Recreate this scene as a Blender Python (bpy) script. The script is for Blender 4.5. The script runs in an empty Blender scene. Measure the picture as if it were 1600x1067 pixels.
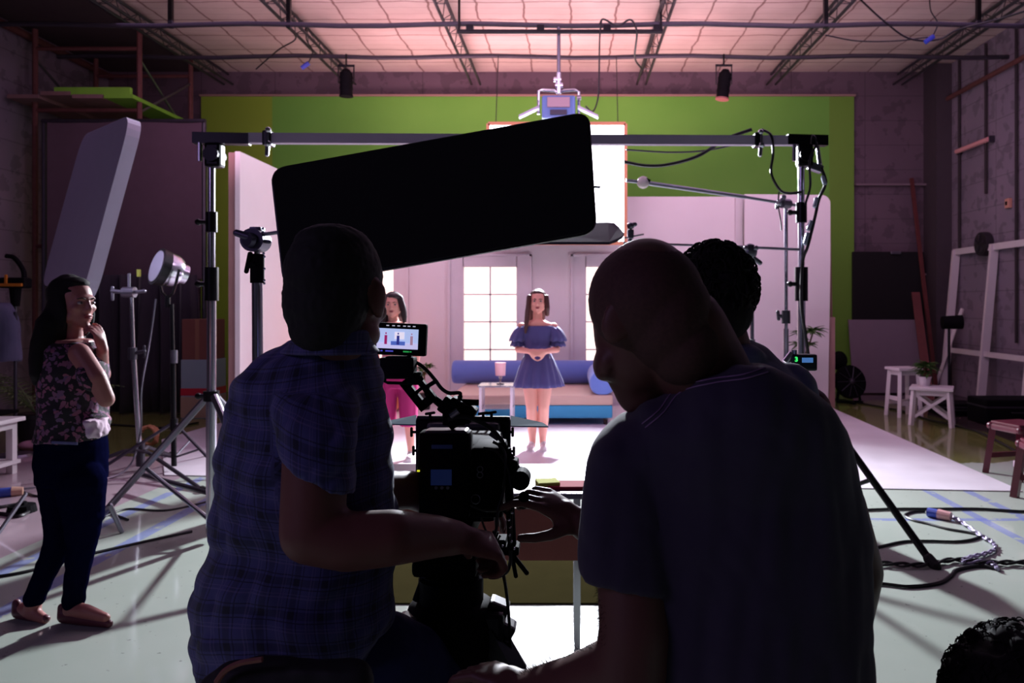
import bpy, bmesh, math, random
from mathutils import Vector, Matrix, noise
random.seed(7)
PI = math.pi
sc = bpy.context.scene
C = sc.collection
F = 1200.0; VX, VY, CAMH = 890.0, 475.0, 1.42

# ------------------------------------------------------------------ camera, light, exposure
cam_d = bpy.data.cameras.new('camera'); cam = bpy.data.objects.new('camera', cam_d); C.objects.link(cam)
cam.location = (0, 0, CAMH); cam.rotation_euler = (PI/2, 0, 0)
cam_d.sensor_width = 36; cam_d.lens = 27; cam_d.shift_x = -90/1600; cam_d.shift_y = -58.5/1600
cam_d.clip_start = .05; cam_d.clip_end = 100
cam_d.dof.use_dof = True; cam_d.dof.focus_distance = 1.7; cam_d.dof.aperture_fstop = 7.0
sc.camera = cam
sc.view_settings.view_transform = 'Standard'; sc.view_settings.look = 'None'
sc.view_settings.gamma = 1; sc.view_settings.use_curve_mapping = False
sc.view_settings.exposure = 0.0
sc.cycles.use_denoising = True
sc.cycles.max_bounces = 6; sc.cycles.sample_clamp_indirect = 6; sc.cycles.sample_clamp_direct = 0
sc.cycles.caustics_reflective = False; sc.cycles.caustics_refractive = False
w = bpy.data.worlds.new('world'); sc.world = w; w.use_nodes = True
w.node_tree.nodes['Background'].inputs[0].default_value = (.25, .17, .34, 1)
w.node_tree.nodes['Background'].inputs[1].default_value = .25

def lamp(name, kind, loc, rot, energy, col, size=1, size_y=None, spot=None, blend=.5, spread=None):
    d = bpy.data.lights.new(name, kind); d.energy = energy; d.color = col
    if kind == 'AREA':
        d.size = size
        if size_y: d.shape = 'RECTANGLE'; d.size_y = size_y
        if spread: d.spread = math.radians(spread)
    else: d.shadow_soft_size = size
    if kind == 'SPOT': d.spot_size = math.radians(spot); d.spot_blend = blend
    o = bpy.data.objects.new(name, d); C.objects.link(o); o.location = loc
    if rot is not None: o.rotation_euler = [math.radians(a) for a in rot]
    return o
def aim(o, t):
    o.rotation_euler = (Vector(t) - o.location).to_track_quat('-Z', 'Y').to_euler(); return o
# back light added in front of the silk frame (the scene's strongest lamp), aimed at the crew
aim(lamp('added_back_light', 'SPOT', (.05, 9.75, 3.15), None, 4600, (.86, .91, 1.0), .15, spot=112, blend=1.0), (0, .9, 0))
# unseen warm lamps added: one as ceiling bounce, the others on the set
lamp('ceiling_bounce', 'AREA', (-.4, 10.95, 2.98), (178, 0, 0), 108, (1, .54, .60), 5.0, .8, spread=125)
aim(lamp('added_set_key', 'AREA', (-1.6, 5.6, 4.7), None, 50, (1, .68, .86), 2.2, 1.2), (-.4, 9.6, .9))
aim(lamp('set_fill', 'AREA', (2.2, 6.2, 4.6), None, 40, (1, .66, .92), 2.0, 1.2), (1.0, 10.5, 1.6))
aim(lamp('set_warm', 'AREA', (-2.0, 9.4, 1.0), None, 5, (1, .42, .22), .4, .8), (-3.3, 10.0, .9))
# weak purple fill from unseen areas added for room, crew and ceiling
lamp('room_fill', 'AREA', (0, 8.0, 4.85), (0, 0, 0), 66, (.80, .48, 1.0), 11, 4)
aim(lamp('rear_fill', 'AREA', (-4.0, -1.6, 3.6), None, 26.0, (.66, .46, 1.0), 1.6, 1.6), (.3, 1.3, 1))
aim(lamp('ceiling_wash', 'AREA', (0, 7.0, 3.3), None, 70, (1, .56, .80), 9, 1.2, spread=120), (0, 10.8, 5.2))

# ------------------------------------------------------------------ helpers
def W(px, py, Y): return Vector(((px-VX)/F*Y, Y, CAMH - (py-VY)/F*Y))
def G(px, py, z=0.0):
    Y = (CAMH - z)*F/(py-VY); return Vector(((px-VX)/F*Y, Y, z))
def lin(c):
    def f(v):
        v /= 255.0
        return v/12.92 if v <= .04045 else ((v+.055)/1.055)**2.4
    return (f(c[0]), f(c[1]), f(c[2]), 1)
MATS = {}
def mat(name, col, rough=.6, metal=0, var=0, scale=8, bump=0, spec=None, emit=None, es=0, alpha=None, trans=0, sheen=0):
    if name in MATS: return MATS[name]
    m = bpy.data.materials.new(name); m.use_nodes = True; N = m.node_tree.nodes; L = m.node_tree.links
    b = N['Principled BSDF']; c = lin(col) if max(col) > 1.01 else (*col, 1)
    b.inputs['Base Color'].default_value = c; b.inputs['Roughness'].default_value = rough; b.inputs['Metallic'].default_value = metal
    if spec is not None: b.inputs['Specular IOR Level'].default_value = spec
    if trans: b.inputs['Transmission Weight'].default_value = trans
    if alpha is not None: b.inputs['Alpha'].default_value = alpha
    if sheen: b.inputs['Sheen Weight'].default_value = sheen
    if emit: b.inputs['Emission Color'].default_value = lin(emit); b.inputs['Emission Strength'].default_value = es
    tc = N.new('ShaderNodeTexCoord'); nz = N.new('ShaderNodeTexNoise'); nz.inputs['Scale'].default_value = scale; nz.inputs['Detail'].default_value = 5
    L.new(tc.outputs['Object'], nz.inputs['Vector'])
    if var:
        mx = N.new('ShaderNodeMixRGB'); mx.inputs[1].default_value = tuple(x*(1-var) for x in c[:3])+(1,); mx.inputs[2].default_value = tuple(min(1, x*(1+var)) for x in c[:3])+(1,)
        L.new(nz.outputs['Fac'], mx.inputs[0]); L.new(mx.outputs[0], b.inputs['Base Color'])
    if bump:
        bp = N.new('ShaderNodeBump'); bp.inputs['Strength'].default_value = bump; bp.inputs['Distance'].default_value = .01
        L.new(nz.outputs['Fac'], bp.inputs['Height']); L.new(bp.outputs[0], b.inputs['Normal'])
    MATS[name] = m; return m

class NG:   # tiny node-graph helper for shader maths
    def __init__(s, m): s.m = m; s.N = m.node_tree.nodes; s.L = m.node_tree.links; s.b = s.N['Principled BSDF']
    def put(s, inp, v):
        if hasattr(v, 'is_linked') or isinstance(v, bpy.types.NodeSocket): s.L.new(v, inp)
        else: inp.default_value = v
    def op(s, o, a, b=0.0, c=None):
        n = s.N.new('ShaderNodeMath'); n.operation = o; s.put(n.inputs[0], a); s.put(n.inputs[1], b)
        if c is not None: s.put(n.inputs[2], c)
        return n.outputs[0]
    def mix(s, f, a, b):
        n = s.N.new('ShaderNodeMixRGB'); s.put(n.inputs[0], f); s.put(n.inputs[1], a); s.put(n.inputs[2], b); return n.outputs[0]
    def xyz(s, out='Object'):
        t = s.N.new('ShaderNodeTexCoord'); p = s.N.new('ShaderNodeSeparateXYZ'); s.L.new(t.outputs[out], p.inputs[0]); s.tc = t.outputs[out]; return p.outputs
    def noise(s, scale, detail=4, vec=None):
        n = s.N.new('ShaderNodeTexNoise'); n.inputs['Scale'].default_value = scale; n.inputs['Detail'].default_value = detail; s.L.new(vec or s.tc, n.inputs['Vector']); return n.outputs['Fac']
    def near(s, x, at, half):   # 1 when |x-at|<half
        return s.op('LESS_THAN', s.op('ABSOLUTE', s.op('SUBTRACT', x, at)), half)

class MB:
    def __init__(s): s.v = []; s.f = []
    def add(s, vs, fs):
        o = len(s.v); s.v += [Vector(p) for p in vs]; s.f += [tuple(i+o for i in f) for f in fs]; return s
    def box(s, c, d, R=None, bev=0.0):
        c = Vector(c); R = R or Matrix.Identity(3); x, y, z = [k/2 for k in d]
        if bev <= 0:
            vs = [c + R @ Vector((a*x, b*y, e*z)) for a in (-1, 1) for b in (-1, 1) for e in (-1, 1)]
            return s.add(vs, [(0,1,3,2), (4,6,7,5), (0,4,5,1), (2,3,7,6), (0,2,6,4), (1,5,7,3)])
        bm = bmesh.new(); bmesh.ops.create_cube(bm, size=1)
        for v in bm.verts: v.co = Vector((v.co.x*d[0], v.co.y*d[1], v.co.z*d[2]))
        bmesh.ops.bevel(bm, geom=list(bm.edges), offset=min(bev, min(d)*.49), segments=2, affect='EDGES', profile=.6)
        bm.verts.index_update(); r = s.add([c + R @ v.co for v in bm.verts], [tuple(v.index for v in f.verts) for f in bm.faces]); bm.free(); return r
    def bar(s, p, q, w, h=None):      # rectangular bar from p to q
        p, q = Vector(p), Vector(q); d = q-p; L = d.length; h = h or w
        R = d.to_track_quat('Z', 'Y').to_matrix() if abs(d.normalized().z) < .999 else Matrix.Identity(3)
        return s.box((p+q)/2, (w, h, L), R)
    def cyl(s, p, q, r1, r2=None, n=12):
        p, q = Vector(p), Vector(q); r2 = r1 if r2 is None else r2; d = (q-p)
        if d.length < 1e-6: return s
        R = d.to_track_quat('Z', 'Y').to_matrix(); vs = []
        for c, r in ((p, r1), (q, r2)):
            for i in range(n): a = 2*PI*i/n; vs.append(c + R @ Vector((r*math.cos(a), r*math.sin(a), 0)))
        fs = [(i, (i+1) % n, n+(i+1) % n, n+i) for i in range(n)] + [tuple(range(n-1, -1, -1)), tuple(range(n, 2*n))]
        return s.add(vs, fs)
    def ball(s, c, r, R=None, nu=16, nv=10):
        c = Vector(c); r = (r, r, r) if not hasattr(r, '__len__') else r; R = R or Matrix.Identity(3)
        vs = [c + R @ Vector((0, 0, -r[2]))]
        for j in range(1, nv):
            t = -PI/2 + PI*j/nv
            for i in range(nu): a = 2*PI*i/nu; vs.append(c + R @ Vector((r[0]*math.cos(t)*math.cos(a), r[1]*math.cos(t)*math.sin(a), r[2]*math.sin(t))))
        vs.append(c + R @ Vector((0, 0, r[2]))); T = len(vs)-1; fs = []
        for i in range(nu):
            fs.append((0, 1+(i+1) % nu, 1+i)); fs.append((T, T-nu+i, T-nu+(i+1) % nu))
            for j in range(nv-2): a = 1+j*nu+i; b = 1+j*nu+(i+1) % nu; fs.append((a, b, b+nu, a+nu))
        return s.add(vs, fs)
    def cap(s, p, q, r1, r2=None, n=14):     # capsule
        r2 = r1 if r2 is None else r2
        s.cyl(p, q, r1, r2, n); s.ball(p, r1, None, n, 8); s.ball(q, r2, None, n, 8); return s
    def chain(s, pts, n=14):                 # [(p, r), ...]
        for (p, r), (q, t) in zip(pts, pts[1:]): s.cap(p, q, r, t, n)
        return s
    def tube(s, pts, r, n=6, close=False):
        pts = [Vector(p) for p in pts]; vs = []; m = len(pts); up = Vector((.13, .31, .94)).normalized()
        for i, p in enumerate(pts):
            if close: d = pts[(i+1) % m]-pts[i-1]
            else: d = pts[min(i+1, m-1)]-pts[max(i-1, 0)]
            d.normalize(); a = d.cross(up); a = a.normalized() if a.length > .05 else d.orthogonal().normalized(); b = d.cross(a)
            rr = r[i] if hasattr(r, '__len__') else r
            vs += [p + a*rr*math.cos(2*PI*k/n) + b*rr*math.sin(2*PI*k/n) for k in range(n)]
        fs = [(i*n+k, i*n+(k+1) % n, ((i+1) % m)*n+(k+1) % n, ((i+1) % m)*n+k) for i in range(m if close else m-1) for k in range(n)]
        if not close: fs += [tuple(range(n-1, -1, -1)), tuple(range((m-1)*n, m*n))]
        return s.add(vs, fs)
    def loft(s, rings, n=28, sq=1.0):       # ring = (centre, half_side, half_depth, side_vec, depth_vec)
        vs = []
        for c, a, b, u, v in rings:
            c, u, v = Vector(c), Vector(u), Vector(v)
            for i in range(n):
                t = 2*PI*i/n; ct, st = math.cos(t), math.sin(t)
                ct = math.copysign(abs(ct)**sq, ct); st = math.copysign(abs(st)**sq, st)
                vs.append(c + u*a*ct + v*b*st)
        m = len(rings); fs = [(i*n+k, i*n+(k+1) % n, (i+1)*n+(k+1) % n, (i+1)*n+k) for i in range(m-1) for k in range(n)]
        fs += [tuple(range(n-1, -1, -1)), tuple(range((m-1)*n, m*n))]
        return s.add(vs, fs)
    def plate(s, poly, th, nrm):            # extrude a planar polygon
        nrm = Vector(nrm).normalized()*th/2; n = len(poly); P = [Vector(p) for p in poly]
        vs = [p+nrm for p in P]+[p-nrm for p in P]
        return s.add(vs, [tuple(range(n)), tuple(range(2*n-1, n-1, -1))]+[(i, n+i, n+(i+1) % n, (i+1) % n) for i in range(n)])
    def build(s, name, m, parent=None, origin=None, smooth=False, fix=True):
        me = bpy.data.meshes.new(name)
        if origin is None:
            if parent is not None: origin = WORLD[parent.name]
            else:
                xs = [v.x for v in s.v]; ys = [v.y for v in s.v]; zs = [v.z for v in s.v]
                origin = Vector(((min(xs)+max(xs))/2, (min(ys)+max(ys))/2, min(zs)))
        origin = Vector(origin)
        me.from_pydata([v-origin for v in s.v], [], s.f)
        if fix:
            bm = bmesh.new(); bm.from_mesh(me); bmesh.ops.recalc_face_normals(bm, faces=bm.faces); bm.to_mesh(me); bm.free()
        if smooth:
            for p in me.polygons: p.use_smooth = True
        me.materials.append(m)
        o = bpy.data.objects.new(name, me); C.objects.link(o); WORLD[o.name] = origin
        if parent is not None: o.parent = parent; o.location = origin - WORLD[parent.name]
        else: o.location = origin
        return o
WORLD = {}
def thing(name, label, cat, loc, group=None):
    o = bpy.data.objects.new(name, None); C.objects.link(o); o.location = loc; o.empty_display_size = .1
    WORLD[o.name] = Vector(loc); tag(o, label, cat, group); return o
def tag(o, label=None, cat=None, group=None, kind=None):
    if label: o['label'] = label
    if cat: o['category'] = cat
    if group: o['group'] = group
    if kind: o['kind'] = kind
    return o
def struct(o): o['kind'] = 'structure'; return o
def smoothby(o, ang=40):
    me = o.data
    for p in me.polygons: p.use_smooth = True
    try: me.set_sharp_from_angle(angle=math.radians(ang))
    except Exception: pass
    return o
def skinmesh(mb, name, m, parent=None, voxel=.006, it=4, fac=.5, uvf=None, disp=None, origin=None):
    """union of overlapping solids -> one continuous smooth surface"""
    o = mb.build(name, m, parent, origin)
    md = o.modifiers.new('r', 'REMESH'); md.mode = 'VOXEL'; md.voxel_size = voxel; md.use_smooth_shade = True
    ms = o.modifiers.new('s', 'SMOOTH'); ms.iterations = it; ms.factor = fac
    dg = bpy.context.evaluated_depsgraph_get(); me = bpy.data.meshes.new_from_object(o.evaluated_get(dg))
    o.modifiers.clear(); o.data = me; base = WORLD[o.name]
    if disp:
        ns = [v.normal.copy() for v in me.vertices]
        for v, nn in zip(me.vertices, ns):
            v.co += nn*disp(v.co+base)
        me.update()
    if uvf:
        uv = me.uv_layers.new(name='UVMap'); vals = [uvf(v.co+base) for v in me.vertices]
        for l in me.loops: uv.data[l.index].uv = vals[l.vertex_index]
    for p in me.polygons: p.use_smooth = True
    if not me.materials: me.materials.append(m)
    return o
def copy_tree(o, loc, label=None):
    r = o.copy(); C.objects.link(r); r.location = loc; WORLD[r.name] = Vector(loc)
    if label: r['label'] = label
    for ch in [c for c in o.children]:
        c = ch.copy(); C.objects.link(c); c.parent = r
        for g in ch.children: d = g.copy(); C.objects.link(d); d.parent = c
    return r
def bez(pts, n=8):      # Catmull-Rom through points
    P = [Vector(p) for p in pts]; P = [P[0]*2-P[1]] + P + [P[-1]*2-P[-2]]; out = []
    for i in range(1, len(P)-2):
        for k in range(n):
            t = k/n; a, b, c, d = P[i-1:i+3]
            out.append(.5*((2*b)+(c-a)*t+(2*a-5*b+4*c-d)*t*t+(3*b-a-3*c+d)*t**3))
    out.append(P[-2]); return out
# ------------------------------------------------------------------ materials of the place
def floor_material():
    m = mat('painted_floor', (150, 175, 145), .34); g = NG(m); x, y, z = g.xyz()
    n1 = g.noise(1.1, 6); n2 = g.noise(9, 5)
    green = g.mix(n1, lin((158, 170, 156)), lin((186, 194, 184)))
    olive = g.mix(n1, lin((92, 100, 52)), lin((118, 120, 66)))
    bare = g.mix(n1, lin((150, 132, 140)), lin((182, 160, 170)))
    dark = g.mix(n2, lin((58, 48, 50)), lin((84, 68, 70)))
    far = g.op('GREATER_THAN', g.op('ADD', y, g.op('MULTIPLY', n1, 1.2)), 7.6)
    c = g.mix(far, green, olive)
    lb = g.op('MULTIPLY', g.op('LESS_THAN', x, -3.18), g.op('LESS_THAN', g.op('ADD', y, g.op('MULTIPLY', n1, .4)), 7.4))
    c = g.mix(lb, c, bare)
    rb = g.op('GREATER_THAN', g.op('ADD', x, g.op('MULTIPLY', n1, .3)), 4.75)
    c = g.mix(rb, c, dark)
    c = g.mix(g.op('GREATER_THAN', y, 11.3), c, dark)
    blue = lin((112, 124, 196)); wob = g.op('MULTIPLY', g.op('SUBTRACT', n2, .5), .008); xx = g.op('ADD', x, wob); yy = g.op('ADD', y, wob)
    ylim = g.op('LESS_THAN', y, 6.3); worn = g.op('MULTIPLY', g.op('GREATER_THAN', n2, .38), .62)
    for at, h in ((-2.62, .045), (-3.0, .04), (2.72, .035), (3.02, .035)):
        c = g.mix(g.op('MULTIPLY', g.op('MULTIPLY', g.near(xx, at, h), ylim), worn), c, blue)
    for at, h in ((5.06, .03),):
        c = g.mix(g.op('MULTIPLY', g.op('MULTIPLY', g.near(yy, at, h), g.op('MULTIPLY', g.op('GREATER_THAN', x, 1.2), g.op('LESS_THAN', x, 3.6))), worn), c, blue)
    # scuffs
    c = g.mix(g.op('MULTIPLY', g.op('GREATER_THAN', g.noise(26, 3), .70), .5), c, lin((70, 74, 70)))
    g.L.new(c, g.b.inputs['Base Color'])
    g.L.new(g.op('ADD', g.op('MULTIPLY', n2, .06), .05), g.b.inputs['Roughness'])
    bp = g.N.new('ShaderNodeBump'); bp.inputs['Strength'].default_value = .03; bp.inputs['Distance'].default_value = .01; g.L.new(n2, bp.inputs['Height']); g.L.new(bp.outputs[0], g.b.inputs['Normal'])
    return m
def wall_material(name, a, b, vert='z', horiz='x', course=.4, joint=1.2):
    m = mat(name, a, .85); g = NG(m); x, y, z = g.xyz(); h = x if horiz == 'x' else y
    n = g.noise(.9, 8); n2 = g.noise(5, 6)
    c = g.mix(n, lin(a), lin(b)); c = g.mix(g.op('MULTIPLY', g.op('GREATER_THAN', n2, .56), .35), c, lin([k*.6 for k in a]))
    fz = g.op('FRACT', g.op('DIVIDE', z, course)); fh = g.op('FRACT', g.op('DIVIDE', h, joint))
    ln = g.op('MAXIMUM', g.op('LESS_THAN', fz, .03), g.op('LESS_THAN', fh, .012))
    c = g.mix(g.op('MULTIPLY', ln, .45), c, lin([k*.45 for k in a]))
    c = g.mix(g.op('LESS_THAN', y, 2.6), c, lin((14, 12, 16)))  # walls blackened out of view near the camera, to cut bounced light
    g.L.new(c, g.b.inputs['Base Color']); return m
def ceiling_material():
    m = mat('ceiling_sheet', (215, 200, 190), .7); g = NG(m); x, y, z = g.xyz(); n = g.noise(1.3, 5); nb = g.noise(2.2, 2)
    wx = g.op('ADD', x, g.op('MULTIPLY', g.op('SUBTRACT', nb, .5), .12)); wy = g.op('ADD', y, g.op('MULTIPLY', g.op('SUBTRACT', nb, .5), .10))
    c = g.mix(n, lin((170, 150, 145)), lin((222, 204, 196)))
    for v, p, t in ((wx, .6, .045), (wy, .6, .04)):
        fr = g.op('FRACT', g.op('DIVIDE', v, p)); c = g.mix(g.op('MULTIPLY', g.op('LESS_THAN', fr, t), .75), c, lin((96, 52, 48)))
    st = g.op('FRACT', g.op('DIVIDE', wy, .2)); c = g.mix(g.op('MULTIPLY', g.op('LESS_THAN', st, .09), .25), c, lin((130, 90, 84)))
    c = g.mix(g.op('LESS_THAN', y, 7.2), c, lin((20, 16, 20)))  # unseen near part of the ceiling blackened to keep bounce off the crew
    g.L.new(c, g.b.inputs['Base Color'])
    bp = g.N.new('ShaderNodeBump'); bp.inputs['Strength'].default_value = .5; bp.inputs['Distance'].default_value = .05; g.L.new(nb, bp.inputs['Height']); g.L.new(bp.outputs[0], g.b.inputs['Normal'])
    return m
M_wall = wall_material('concrete_wall', (84, 68, 82), (108, 90, 102))
M_wally = wall_material('concrete_side_wall', (104, 96, 112), (146, 130, 146), horiz='y')
M_black = mat('black_plastic', (13, 12, 16), .75, var=.2, spec=.08)
M_pipe = mat('grey_pipe_paint', (196, 180, 204), .55, var=.08)
M_blackmetal = mat('black_metal', (22, 21, 26), .35, .6, var=.2)
M_chrome = mat('chrome', (205, 205, 215), .22, 1, var=.06)
M_steel = mat('grey_steel', (128, 126, 138), .35, .9, var=.15)
M_darksteel = mat('dark_steel', (70, 66, 76), .45, .7, var=.2)
M_rust = mat('rusty_pipe', (104, 62, 60), .7, .2, var=.35, scale=20)
M_flat = mat('white_flat_paint', (222, 214, 216), .7, var=.05, scale=2)
M_whitewood = mat('white_painted_wood', (214, 206, 210), .5, var=.06)
M_rubber = mat('black_rubber', (16, 15, 17), .8)
M_cable = mat('black_cable', (18, 17, 22), .45)
M_cloth_black = mat('black_flag_cloth', (9, 9, 12), .95, var=.3, scale=60)

# ------------------------------------------------------------------ setting
struct(MB().box((0, 4.5, -.05), (15.2, 18, .1)).build('floor', floor_material(), origin=(0, 0, 0)))
struct(MB().box((0, 12.65, 2.8), (15.2, .3, 5.6)).build('wall_back', M_wall, origin=(0, 0, 0)))
struct(MB().box((-7.65, 4.5, 2.8), (.3, 18, 5.6)).build('wall_left', M_wally, origin=(0, 0, 0)))
struct(MB().box((6.15, 4.5, 2.8), (.3, 18, 5.6)).build('wall_right', M_wally, origin=(0, 0, 0)))
struct(MB().box((0, -4.4, 2.8), (15.2, .3, 5.6)).build('wall_front', M_wall, origin=(0, 0, 0)))
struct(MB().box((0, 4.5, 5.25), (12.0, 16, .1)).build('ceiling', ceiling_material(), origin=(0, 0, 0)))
struct(MB().box((-6.8, 4.5, 5.35), (1.7, 18, .3)).build('ceiling_side', mat('dark_soffit', (62, 46, 52), .9, var=.2), origin=(0, 0, 0)))
mg = mat('green_screen_paint', (98, 158, 58), .75); g = NG(mg); x, y, z = g.xyz()
cc = g.mix(g.noise(.8, 5), lin((88, 156, 50)), lin((114, 176, 70))); cc = g.mix(g.op('LESS_THAN', x, -4.81), cc, lin((128, 164, 44)))
cc = g.mix(g.op('GREATER_THAN', x, 4.2), cc, lin((104, 150, 50))); g.L.new(cc, g.b.inputs['Base Color'])
gw = MB().box((-.68, 12.46, 2.39), (10.56, .08, 4.78)); struct(gw.build('wall_green_screen', mg, origin=(0, 0, 0)))
struct(MB().box((-.68, 12.44, 4.79), (10.6, .1, .03)).build('trim_1', mat('bare_edge', (150, 120, 112), .8), origin=(0, 0, 0)))
mp = MB()
mp.box((5.9, 12.3, 2.6), (.28, .5, 5.2)); struct(mp.build('trim_2', mat('dark_pillar', (64, 54, 62), .85, var=.15), origin=(0, 0, 0)))
struct(MB().cyl((5.93, 3, 4.64), (5.93, 12.1, 4.64), .035).build('trim_3', M_rust, origin=(0, 0, 0)))
struct(MB().cyl((-7.4, 2, 5.08), (-7.4, 12.4, 5.08), .05).build('trim_4', M_rust, origin=(0, 0, 0)))
mb = MB()
for zz in (1.9, 3.35): mb.box((5.3, 12.44, zz), (1.35, .1, .03))
struct(mb.build('trim_5', mat('ledge', (120, 104, 112), .8), origin=(0, 0, 0)))
# vertical conduits on right wall
mb = MB()
for yy, z0 in ((11.75, 2.25), (11.0, 3.0), (10.25, .9), (9.9, .3)):
    mb.cyl((5.96, yy, z0), (5.96, yy, 5.15), .02, n=8)
struct(mb.build('trim_6', mat('conduit', (40, 30, 36), .7), origin=(0, 0, 0)))

# white vinyl sheet on the floor
vm = mat('white_vinyl', (222, 216, 224), .36); g = NG(vm); x, y, z = g.xyz(); n = g.noise(3, 6); g.L.new(g.mix(n, lin((206, 198, 206)), lin((234, 228, 236))), g.b.inputs['Base Color'])
g.L.new(g.op('ADD', g.op('MULTIPLY', n, .15), .27), g.b.inputs['Roughness'])
v = MB(); v.plate([(-3.35, 6.35, .006), (3.42, 5.80, .006), (3.58, 10.75, .006), (-4.0, 10.9, .006), (-4.25, 8.0, .006)], .006, (0, 0, 1))
tag(v.build('vinyl_floor_sheet', vm, origin=(0, 8, 0)), 'glossy white vinyl sheet covering the floor of the film set', 'floor sheet')

m_ = MB(); m_.plate([(-1.02, 3.63, .004), (.17, 3.63, .004), (.17, 4.45, .004), (-1.02, 4.45, .004)], .008, (0, 0, 1)); tag(m_.build('floor_shade', mat('olive_shade', (52, 48, 28), 1.0, var=.15, spec=.0)), 'dark olive sheet painting the floor shade behind the metal frame table', 'shade sheet')  # thin dark sheet that paints the shade on the floor by the table
# ------------------------------------------------------------------ ceiling trusses, pipes
def truss(x, y0, y1, name_label):
    t = thing('ceiling_truss', name_label, 'truss', (x, (y0+y1)/2, 4.9), 'steel trusses under the ceiling')
    c = MB(); ws = .07
    for dx, dz in ((-ws, 0), (ws, 0), (0, .16)): c.cyl((x+dx, y0, 4.94+dz), (x+dx, y1, 4.94+dz), .021, n=6)
    c.build('chord', M_darksteel, t); wb = MB(); yy = y0; k = 0
    while yy < y1-.5:
        for dx in (-ws, ws):
            wb.cyl((x+dx, yy, 4.94), (x, yy+.25, 5.1), .0055, n=4); wb.cyl((x, yy+.25, 5.1), (x+dx, yy+.5, 4.94), .0055, n=4)
        wb.cyl((x-ws, yy, 4.94), (x+ws, yy, 4.94), .0055, n=4); yy += .5
    wb.build('webbing', M_darksteel, t); return t
ord6 = ['leftmost steel ceiling truss, close to the scaffold', 'second steel ceiling truss from the left, ending above the left can light',
        'third steel ceiling truss from the left, left of the hanging lamp pole', 'fourth steel ceiling truss from the left, right of the hanging lamp pole',
        'fifth steel ceiling truss from the left, right of the right can light', 'rightmost steel ceiling truss, close to the right wall']
for X, lb in zip((-5.47, -3.5, -1.5, 1.15, 3.23, 5.26), ord6): truss(X, 3.0, 12.3, lb)
def pipe(y, z, x0, x1, r, lb, name='ceiling_pipe'):
    p = [(x0+(x1-x0)*i/24, y, z+.015*math.sin(i*1.3)) for i in range(25)]
    return tag(smoothby(MB().tube(p, r, 8).build(name, M_darksteel)), lb, 'pipe', 'lighting pipes across the ceiling')
pipe(9.3, 4.80, -7.2, 6.0, .03, 'long lighting pipe across the ceiling nearer the camera')
pipe(10.5, 4.80, -7.0, 6.0, .03, 'long lighting pipe across the ceiling nearer the back wall')
sp = thing('hanging_pipe', 'short black pipe with clamps hung between the two middle trusses', 'pipe', (0, 9.3, 4.68))
MB().cyl((-1.35, 9.25, 4.7), (1.12, 9.25, 4.7), .028).build('bar', M_blackmetal, sp)
for xx in (-1.2, -.35, .45, 1.05): MB().box((xx, 9.25, 4.74), (.09, .07, .07), bev=.01).build('clamp', M_blackmetal, sp)
for xx in (-1.33, 1.1): MB().cyl((xx, 9.25, 4.7), (xx, 9.25, 5.18), .015).build('hanger', M_blackmetal, sp)
# hangers of the long pipes
k = 0
for xx, yy, w_ in ((-4.83, 9.3, 'by the scaffold'), (-3.4, 9.3, 'above the left can light'), (3.1, 9.3, 'near the fifth truss'), (4.95, 9.3, 'near the right wall')):
    tag(MB().box((xx, yy, 4.97), (.05, .05, .42)).build('pipe_hanger', M_blackmetal), 'dark steel hanger on the nearer ceiling pipe '+w_, 'bracket', 'pipe hangers')
# ceiling wires
def wire(pts, r, lb, m=None, name='cable', cat='cable', grp=None, n=8, parent=None):
    o = smoothby(MB().tube(bez(pts, n), r, 6).build(name, m or M_cable, parent)); 
    return tag(o, lb, cat, grp) if parent is None else o
wire([W(937, 38, 9.2), W(943, 30, 9.2), W(965, 40, 9.2), W(985, 31, 9.2), W(995, 50, 9.2), W(992, 90, 9.6), W(1003, 108, 10)], .012, 'thin black wire looping down beside the fourth truss', name='ceiling_wire')
wire([W(940, 32, 9.2), W(937, 60, 9.2), W(936, 120, 9.2), W(934, 155, 9.2), W(926, 174, 9.2), W(915, 166, 9.2)], .010, 'thin wire dropping from ceiling pipe to the hanging lamp', name='ceiling_wire')
wire([W(1345, 0, 8.8), W(1380, 32, 9.2), W(1420, 60, 9.4), W(1465, 62, 9.5), W(1500, 45, 9.3), W(1560, 30, 9.0), W(1600, 18, 8.6)], .012, 'slack black wire sagging near the right end of the ceiling', name='ceiling_wire')
wire([W(1290, 55, 9.3), W(1340, 64, 9.5), W(1400, 64, 9.5), W(1450, 58, 9.4)], .009, 'thin wire between the fifth and last truss', name='ceiling_wire')
wire([W(400, 108, 10.4), W(435, 78, 10.2), W(462, 60, 9.9), (-3.55, 9.6, 4.9)], .010, 'thin wire hanging left of the second truss', name='ceiling_wire')
for p, lb in (((1452, 62, 9.4), 'small blue plug hanging at the right of the ceiling'), ((477, 103, 10.4), 'small blue plug hanging near the second truss')):
    c = W(*p); t = thing('plug', lb, 'plug', c, 'blue plugs at the ceiling'); MB().cyl(c+Vector((-.05, 0, -.03)), c+Vector((.05, 0, .04)), .03).build('plug_shell', mat('blue_plastic', (45, 60, 170), .4), t); MB().tube(bez([c+Vector((.04, 0, .03)), c+Vector((.1, 0, .2)), c+Vector((.02, 0, .35)), (c.x, c.y, 5.2)]), .008, 5).build('cord', M_cable, t)

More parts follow.
